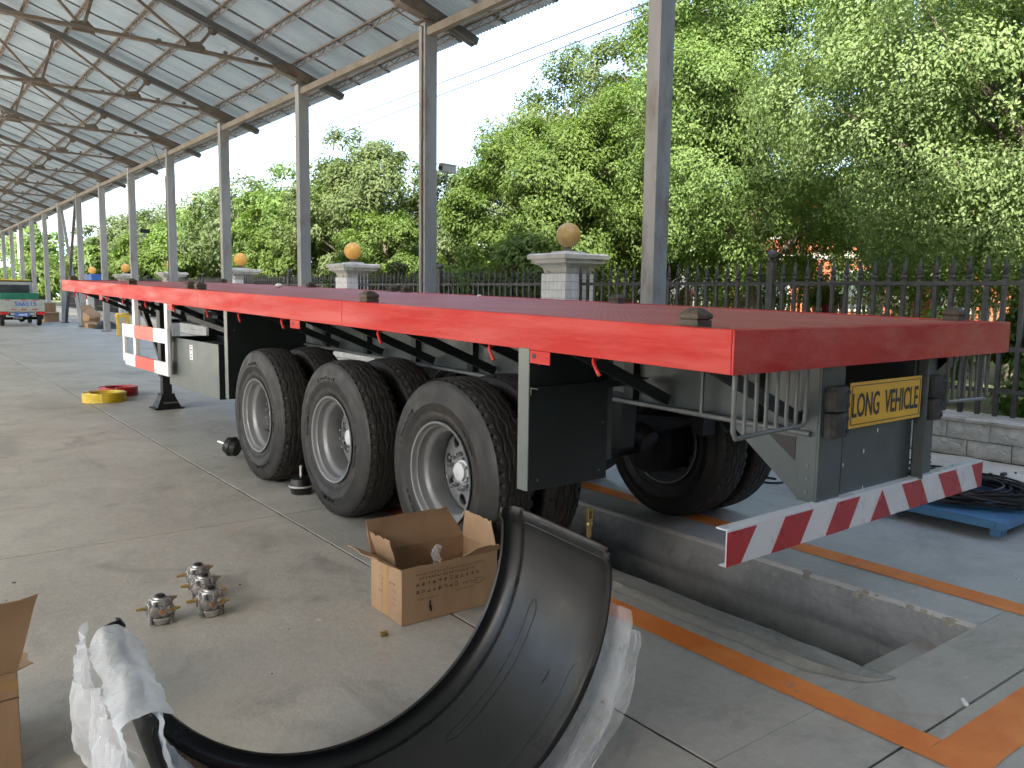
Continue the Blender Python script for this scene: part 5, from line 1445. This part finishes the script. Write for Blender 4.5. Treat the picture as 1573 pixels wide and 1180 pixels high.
# ---- cast relay valves on the floor
def valve(label, x, y, rz, s_=1.):
    v = empty('brake_valve', (x, y, 0), rz, label, 'valve', 'cast brake valves lying on the floor')
    v.scale = (s_, s_, s_)
    b = MB()
    b.lathe([(.0, .040), (.006, .047), (.022, .050), (.024, .056), (.034, .056), (.036, .048), (.050, .046), (.054, .040), (.098, .040), (.104, .037), (.106, .028), (.112, .026)], (0, 0, 0), (0, 0, 1), 28)
    for k in range(8):
        t = k*math.pi/4; b.box(.0, .001, 0, .001, 0, .001)
        b.bar((.046*math.cos(t), .046*math.sin(t), .03), (.043*math.cos(t), .043*math.sin(t), .102), .010, .008, up=(math.cos(t), math.sin(t), 0))
    b.build('valve_body', 'alu', v, smooth=35)
    for k in range(4):
        t = k*math.pi/2+.5; MB().lathe([(0, .009), (.05, .009), (.05, .006), (.056, .006)], (.055*math.cos(t), .055*math.sin(t), .008), (0, 0, 1), 8).build('flange_bolt', 'alu_dark', v, smooth=40)
    for (px_, py_, pz_), ax, L_, mt in (((-.03, -.0, .075), (-1, .05, 0), .040, 'brass'), ((.03, .015, .082), (1, .2, .05), .022, 'brass'), ((.03, .0, .045), (1, -.1, 0), .024, 'brass'), ((-.01, -.03, .060), (-.15, -1, .1), .012, 'copper'), ((.018, -.03, .062), (.2, -1, .15), .012, 'brass')):
        p = MB().lathe([(0, .019), (.022, .019), (.024, .014), (.030, .014)], (px_, py_, pz_), ax, 14).build('port', 'alu', v, smooth=40)
        q = Vector((px_, py_, pz_))+Vector(ax).normalized()*.028
        MB().lathe([(0, .011), (.007, .011), (.007, .0085), (L_*.7, .0085), (L_*.7, .007), (L_, .007)], q, ax, 6).build('fitting', mt, v, smooth=30)
    for t, r0, z0, h, rr_ in ((.9, .044, .030, .072, .013), (2.5, .046, .030, .058, .011), (3.9, .044, .034, .066, .012), (5.6, .047, .030, .050, .010)):
        MB().lathe([(0, rr_), (h*.7, rr_), (h*.75, rr_*.7), (h, rr_*.7)], (r0*math.cos(t), r0*math.sin(t), z0), (0, 0, 1), 10).build('boss', 'alu_dark', v, smooth=40)
    MB().lathe([(0, .030), (.012, .030), (.014, .024), (.028, .022), (.030, .012)], (.030, .028, .060), (.7, .7, .1), 14).build('side_cover', 'alu', v, smooth=40)
    MB().lathe([(0, .030), (.012, .030), (.014, .024), (.026, .022), (.028, .012)], (-.022, -.026, .058), (-.55, -.8, .1), 14).build('side_cover', 'alu_dark', v, smooth=40)
    MB().lathe([(0, .022), (.006, .020), (.010, .012)], (0, 0, .112), (0, 0, 1), 12).build('exhaust_cap', 'black', v)
    MB().tube([(.016*math.cos(t*.4), -.048-.0*t, .030+.006*math.sin(t*.4)) for t in range(16)], .002, 4, closed=True).build('cast_mark', 'alu_dark', v)
valve('cast aluminium valve standing apart, left of the other three', -1.515, 2.06, .15, 1.12)
valve('cast aluminium valve nearest of the row of three', -1.295, 2.02, .1, 1.15)
valve('cast aluminium valve in the middle of the row of three', -1.262, 2.235, -.05, 1.12)
valve('cast aluminium valve farthest in the row of three', -1.235, 2.42, .05, 1.10)
f_ = MB().lathe([(0, .013), (.016, .013), (.016, .010), (.024, .010), (.024, .013), (.034, .013)], (-.755, 1.305, .013), (1, -.1, 0), 8).build('pipe_fitting', 'brass', smooth=30); tag(f_, 'small brass pipe fitting lying in front of the open carton', 'fitting')
f_ = MB().lathe([(0, .009), (.02, .009), (.02, .007), (.045, .007)], (.765, -.585, .012), (1, .8, 0), 8).build('pale_plug', 'white_paint', smooth=30); tag(f_, 'small pale plug on the floor by the orange corner line', 'fitting')
# gold clevis standing by the pit
cv = empty('clevis', (.568, 1.35, .0), 0, 'gold coloured clevis and rod sticking up beside the pit', 'clevis')
MB().tube([(0, 0, .02), (.0, 0, .27)], .010, 8).build('threaded_rod', 'gold', cv, smooth=60)
MB().lathe([(0, .016), (.06, .016)], (0, 0, .235), (0, 0, 1), 6).build('lock_nut', 'gold', cv)
m = MB(); m.box(-.018, -.010, -.010, .010, .318, .392); m.box(.010, .018, -.010, .010, .318, .392); m.box(-.0099, .0099, -.010, .010, .318, .332); m.build('fork', 'gold', cv, bevel=.002)
MB().lathe([(0, .006), (.056, .006)], (-.028, 0, .378), (1, 0, 0), 8).build('pin', 'gold', cv)
MB().ball((0, 0, .30), .022, 10, (1, .8, 1)).build('joint', 'gold', cv, smooth=60)
# brake chambers on the floor by the tyres
def chamber(label, x, y, rz, lie):
    c_ = empty('brake_chamber', (x, y, 0), rz, label, 'brake chamber', 'brake chambers on the floor by the tyres')
    if lie: prof, o_, ax = [(0, .03), (.004, .075), (.05, .085), (.055, .092), (.070, .092), (.075, .085), (.12, .075), (.135, .03)], (0, 0, .094), (.85, .3, .25)
    else: prof, o_, ax = [(0, .05), (.004, .075), (.05, .085), (.055, .092), (.070, .092), (.075, .085), (.12, .075), (.135, .03)], (0, 0, .0), (0, 0, 1)
    MB().lathe(prof, o_, ax, 24).build('housing', 'black', c_, smooth=40)
    q = Vector(o_)+Vector(ax).normalized()*.058
    MB().lathe([(0, .094), (.014, .094)], q, ax, 24).build('clamp_band', 'rim_edge' if not lie else 'black', c_, smooth=40)
    q = Vector(o_)+Vector(ax).normalized()*.13
    MB().lathe([(0, .010), (.09, .010)], q, ax, 8).build('push_rod', 'rim_edge', c_)
    MB().lathe([(0, .008), (.04, .008)], Vector(o_)-Vector(ax).normalized()*.0+Vector((-.06, -.02, .03)), (-1, 0, .2), 6).build('stud', 'black', c_)
chamber('black brake chamber lying in front of the foremost tyre', .07, 5.62, 1.9, True)
chamber('black and white brake chamber between the first two tyres', .02, 4.04, .4, False)
# cable coils
def coil(label, x, y, r, h, mt, rz=0.):
    c_ = empty('cable_coil', (x, y, 0), rz, label, 'cable coil', 'coils of cable on the floor')
    rc = random.Random(int(r*1000)); m = MB()
    for lay in range(6):
        for k in range(6):
            rr_ = r-.016*k+.004*rc.random(); z = .012+lay*h/6
            m.tube([(rr_*math.cos(t*math.pi/14)*(1+.012*math.sin(t+lay)), rr_*math.sin(t*math.pi/14), z+.004*math.sin(t*.7+k)) for t in range(28)], .0105, 5, closed=True)
    tag(m.build('winding', mt, c_, smooth=60), kind='stuff')
    for t in (.3, 2.4, 4.4): MB().tube([(r*1.03*math.cos(t), r*1.03*math.sin(t), .0), (r*1.05*math.cos(t), r*1.05*math.sin(t), h*1.05), (r*.8*math.cos(t), r*.8*math.sin(t), h*1.08)], .005, 5).build('tie', 'film_white', c_)
coil('yellow cable coil lying flat on the floor ahead of the wheels', -.12, 10.55, .27, .125, 'coil_yellow')
coil('red cable coil half behind the yellow coil', .18, 11.15, .26, .125, 'coil_red')
# blue pallet with black hose
pa = empty('blue_pallet', (3.22, .27, 0), R(1.), 'blue steel pallet on short feet beside the trailer rear', 'pallet')
PWX, PLY = 1.05, 1.5
MB().box(0, PWX, 0, PLY, .118, .126).build('deck_sheet', 'pallet', pa)
for a in ((0, PWX, 0, .05), (0, PWX, PLY-.05, PLY)): MB().box(a[0], a[1], a[2]-.002, a[3]+.002, .070, .1175).build('edge_beam', 'pallet', pa, bevel=.003)
for a in ((-.003, .05, .053, PLY-.053), (PWX-.05, PWX+.003, .053, PLY-.053)): MB().box(a[0], a[1], a[2], a[3], .070, .1175).build('edge_beam', 'pallet', pa, bevel=.003)
for x in (.10, PWX-.14):
    for y in (.05, PLY/2, PLY-.12): MB().box(x, x+.09, y, y+.07, .0, .0695).build('foot', 'pallet', pa, bevel=.002)
hc = empty('hose_bundle', (3.78, .85, .127), 0, 'heap of black hose loops lying on the blue pallet', 'hose')
rc = random.Random(77)
for k in range(26):
    cx_, cy_ = rc.gauss(0, .07), rc.gauss(0, .08); ra, rb = .30+.16*rc.random(), .40+.14*rc.random(); ph = rc.random()*6; ti = rc.gauss(0, .10); n = 40
    pts = [(cx_+ra*math.cos(2*math.pi*i/n)*math.cos(ti)-rb*math.sin(2*math.pi*i/n)*math.sin(ti), cy_+rb*math.sin(2*math.pi*i/n)*math.cos(ti)+ra*math.cos(2*math.pi*i/n)*math.sin(ti), .010+.0032*k+.012*math.sin(2*math.pi*i/n*2+ph)+.01) for i in range(n)]
    if k % 5 == 0: MB().tube(pts[:-6]+[(pts[-7][0]-.15, pts[-7][1]-.12, .02+.003*k)], .0085, 6).build('hose', 'cable', hc, smooth=60)
    else: MB().tube(pts, .0085, 6, closed=True).build('hose', 'cable', hc, smooth=60)
o = MB().tube([(3.42+.11*math.cos(t), 2.2+.13*math.sin(t), .010+.002*t) for t in [i*.35 for i in range(17)]], .010, 6).build('hose_end', 'cable', smooth=60); tag(o, 'short loop of grey-black hose on the floor behind the far tyres', 'hose')
# dark crumbs on the rough strip
rd_ = random.Random(9); m = MB()
for _ in range(420):
    if rd_.random() < .6: x, y = 4.55+rd_.gauss(0, .35), 1.0+rd_.gauss(0, .45)
    else: x, y = 3.95+rd_.random()*1.9, -.5+rd_.random()*5
    s_ = .006+.018*rd_.random()**2; x = max(3.9, min(5.9, x))
    m.box(x, x+s_*(1+2*rd_.random()), y, y+s_*(1+rd_.random()), .0, .012+s_*.4)
tag(m.build('debris', 'rubber_block'), 'dark crumbs scattered on the rough strip by the wall', 'debris', kind='stuff')
m = MB()
for _ in range(34):
    x, y = -2.2+5.6*rd_.random(), -.6+10*rd_.random()**1.5; s_ = .002+.005*rd_.random()**2
    if .7 < x < 1.75: continue
    m.box(x, x+s_*(1+2*rd_.random()), y, y+s_, .0055, .009+s_*.3)
tag(m.build('floor_grit', 'rubber_block'), 'tiny grit and crumbs on the concrete floor', 'grit', kind='stuff')
# things by the far columns
st = empty('yellow_stand', (3.76, 27.75, 0), 0, 'yellow steel stand by a far column', 'stand')
for x, y in ((-.14, -.1), (.14, -.1), (-.14, .1), (.14, .1)): MB().box(x-.03, x+.03, y-.03, y+.03, 0, .66).build('leg', 'yellow_paint', st)
MB().box(-.2, .2, -.16, .16, .62, .70).build('top', 'yellow_paint', st); MB().lathe([(0, .2), (.04, .2)], (0, 0, .72), (0, 0, 1), 20).build('disc', 'yellow_paint', st)
def simple_carton(label, x, y, rz, w, d, h, open_=False, tilt=0.):
    c_ = empty('cardboard_box', (x, y, 0), rz, label, 'box', 'cardboard boxes by the far columns')
    MB().box(-w/2, w/2, -d/2, d/2, .002, h).build('carton_body', 'cardboard', c_, bevel=.01)
    flap('flap', (-w/2, d/2, h), (w/2, d/2, h), (0, .15 if not open_ else -.1, 1) if open_ else (0, .9, .2), .3 if not open_ else h*.9, .01, mt='cardboard', par=c_, seed=x)
    flap('flap', (-w/2, -d/2, h), (w/2, -d/2, h), (0, -.7, -.4), .12, .01, mt='cardboard', par=c_, seed=x+2)
    MB().box(-.03, .03, -d/2-.002, -d/2-.0005, .01, h-.005).build('tape_strip', 'tape', c_)
    return c_
simple_carton('large open cardboard box with raised flap by the truck', 3.52, 41.3, .1, .62, .5, .46, True)
b1 = simple_carton('tipped cardboard box leaning on a far column', 4.1, 35.0, .5, .5, .4, .42); b1.rotation_euler = (R(28), R(-12), .4); b1.location.z = .22
simple_carton('small flat cardboard box below the tipped one', 3.98, 34.2, .2, .42, .34, .2)
o = MB(); rows = []
for i in range(13):
    row = []
    for j in range(13):
        u, v = i/12-.5, j/12-.5; row.append((4.35+u*.9, 33.4+v*1.4, max(.006, .34*(1-(u*u+v*v)*4)+.08*n3(u*6, v*6, 3.))))
    rows.append(row)
o.grid(rows); tag(o.build('black_sheet', 'black_cloth', smooth=70), 'heap of black plastic sheet beside the far boxes', 'sheet')
bt = empty('blue_crate', (5.62, 42.2, 0), 0, 'blue plastic crate on a post beyond the trailer front', 'crate')
MB().box(-.28, .28, -.8, .8, 1.8, 2.2).build('crate_body', 'truck_blue', bt, bevel=.02); MB().box(-.05, .05, -.05, .05, 0, 1.8).build('post', 'steel_dark', bt); MB().box(-.3, .3, -.82, .82, 2.18, 2.24).build('crate_rim', 'truck_blue', bt)
# cameras on columns
def cctv(label, x, y, z, mt):
    c_ = empty('security_camera', (x, y, z), R(12), label, 'camera', 'security cameras on the columns')
    MB().box(.14, .42, -.05, .05, -.045, .065).build('housing', mt, c_, bevel=.012)
    MB().box(.12, .46, -.06, .06, .066, .078).build('sun_shield', mt, c_)
    MB().lathe([(0, .035), (.02, .035)], (.139, 0, .01), (-1, 0, 0), 14).build('lens', 'black', c_)
    MB().tube([(0, 0, -.14), (.12, 0, -.15), (.24, 0, -.13), (.28, 0, -.05)], .014, 6).build('bracket', 'steel_col', c_, smooth=60)
    MB().tube([(.0, 0, .10), (-.01, 0, -.05), (.02, 0, -.14)], .010, 5).build('cable', 'wire', c_)
cctv('pale security camera on the column left of the lime tree', CX+.1, CY0+CS, 3.38, 'camera_white')
cctv('dark security camera on a far column', CX+.1, CY0+5*CS, 3.40, 'black')
# scraps on the deck
for lab, p, s_, mt in (('small pale stone lying on the red deck', (2.05, 4.55), .022, 'white_paint'), ('crumpled white scrap on the front of the red deck', (1.5, 8.2), .05, 'white_paint')):
    m = MB(); m.ball((0, 0, s_*.55), s_, 8, (1, 1.3, .55)); o = m.build('scrap', mt, smooth=30); tag(o, lab, 'scrap'); o.location = (p[0], p[1], H0-.005+TILT*p[1])
# ---- small truck at the far end
tk = empty('small_truck', (1.86, 36.4, 0), 0, 'small white pickup truck with green load seen from behind', 'truck')
MB().box(-.78, .78, 0, 2.6, .56, .66).build('load_floor', 'truck_white', tk)
tg = MB().box(-.79, .79, -.05, 0, .60, 1.08).build('tailgate', 'truck_white', tk, bevel=.01)
for s_ in (-1, 1): MB().box(min(s_*.79, s_*.74), max(s_*.79, s_*.74), .002, 2.6, .66, 1.08).build('side_board', 'truck_white', tk)
o = link('tailgate_number', text_mesh('S66515', .25, 'tailgate_number', 'truck_blue', .002, 1.05, .006), tg, loc=(.12, -.056, .90)); o.rotation_euler = (R(90), 0, 0)
for i, x in enumerate((-.5, .05, .45)): MB().box(x-.10, x+.10, -.054, -.0505, 1.035, 1.065).build('reflector', 'stripe_red', tg)
for i, x in enumerate((-.3, .05, .42)): MB().box(x-.10, x+.10, -.054, -.0505, .665, .70).build('reflector', 'stripe_red', tg)
for x in (-.63, .66): MB().box(x-.13, x+.13, -.06, .0, .47, .595).build('tail_light', 'stripe_red', tk, bevel=.01)
MB().box(-.42, .42, -.03, .02, .45, .54).build('rear_beam', 'truck_white', tk)
pl_ = MB().box(-.28, .24, -.05, -.031, .40, .545).build('number_plate', 'truck_blue', tk)
o = link('plate_number', text_mesh('A6678', .115, 'plate_number', 'white_paint', .001, 1., .002), pl_, loc=(-.0, -.0525, .472)); o.rotation_euler = (R(90), 0, 0)
cab = MB()
rows = [[(-.76*k, y, z) for (y, z) in ()] for k in ()]
prof = [(2.65, .62), (2.65, 1.25), (2.75, 1.74), (2.85, 1.82), (3.6, 1.80), (3.85, 1.70), (4.25, 1.15), (4.3, .62)]
cab.prism(prof, -.74, .74, 'x'); cab = cab.build('cab', 'truck_white', tk, bevel=.06)
MB().box(-.60, .60, 2.60, 2.70, 1.32, 1.68).build('rear_window', 'glass', cab, bevel=.03)
MB().box(-.70, .70, .6, 2.55, .67, 1.33).build('green_load', 'truck_green', tk, bevel=.03)
MB().box(-.5, .55, 2.9, 3.5, 1.83, 1.90).build('roof_board', 'yellow_paint', cab); MB().box(-.75, .75, 2.85, 2.9, 1.80, 1.86).build('roof_rail', 'black', cab)
for x in (-.66, .66):
    for y in (.75, 3.6):
        w_ = MB().lathe([(-.08, .20), (-.075, .26), (-.05, .28), (.05, .28), (.075, .26), (.08, .20)], (x, y, .28), (1, 0, 0), 24).build('wheel', 'rubber', tk, smooth=40)
        MB().lathe([(-.082, .0), (-.082, .17), (.082, .17), (.082, .0)], (x, y, .28), (1, 0, 0), 20).build('rim', 'rim', w_)
    MB().box(x-.14, x+.12, .35, .37, .26, .56).build('mud_flap', 'black', tk)
MB().tube([(-.6, .75, .30), (.6, .75, .30)], .06, 8).build('rear_axle', 'black', tk); MB().ball((.05, .75, .30), .15, 10).build('differential', 'black', tk, smooth=60)
MB().box(-.45, .45, .1, 2.5, .42, .55).build('frame', 'black', tk)
MB().box(-.3, .0, .05, .35, .30, .42).build('silencer', 'rim', tk)
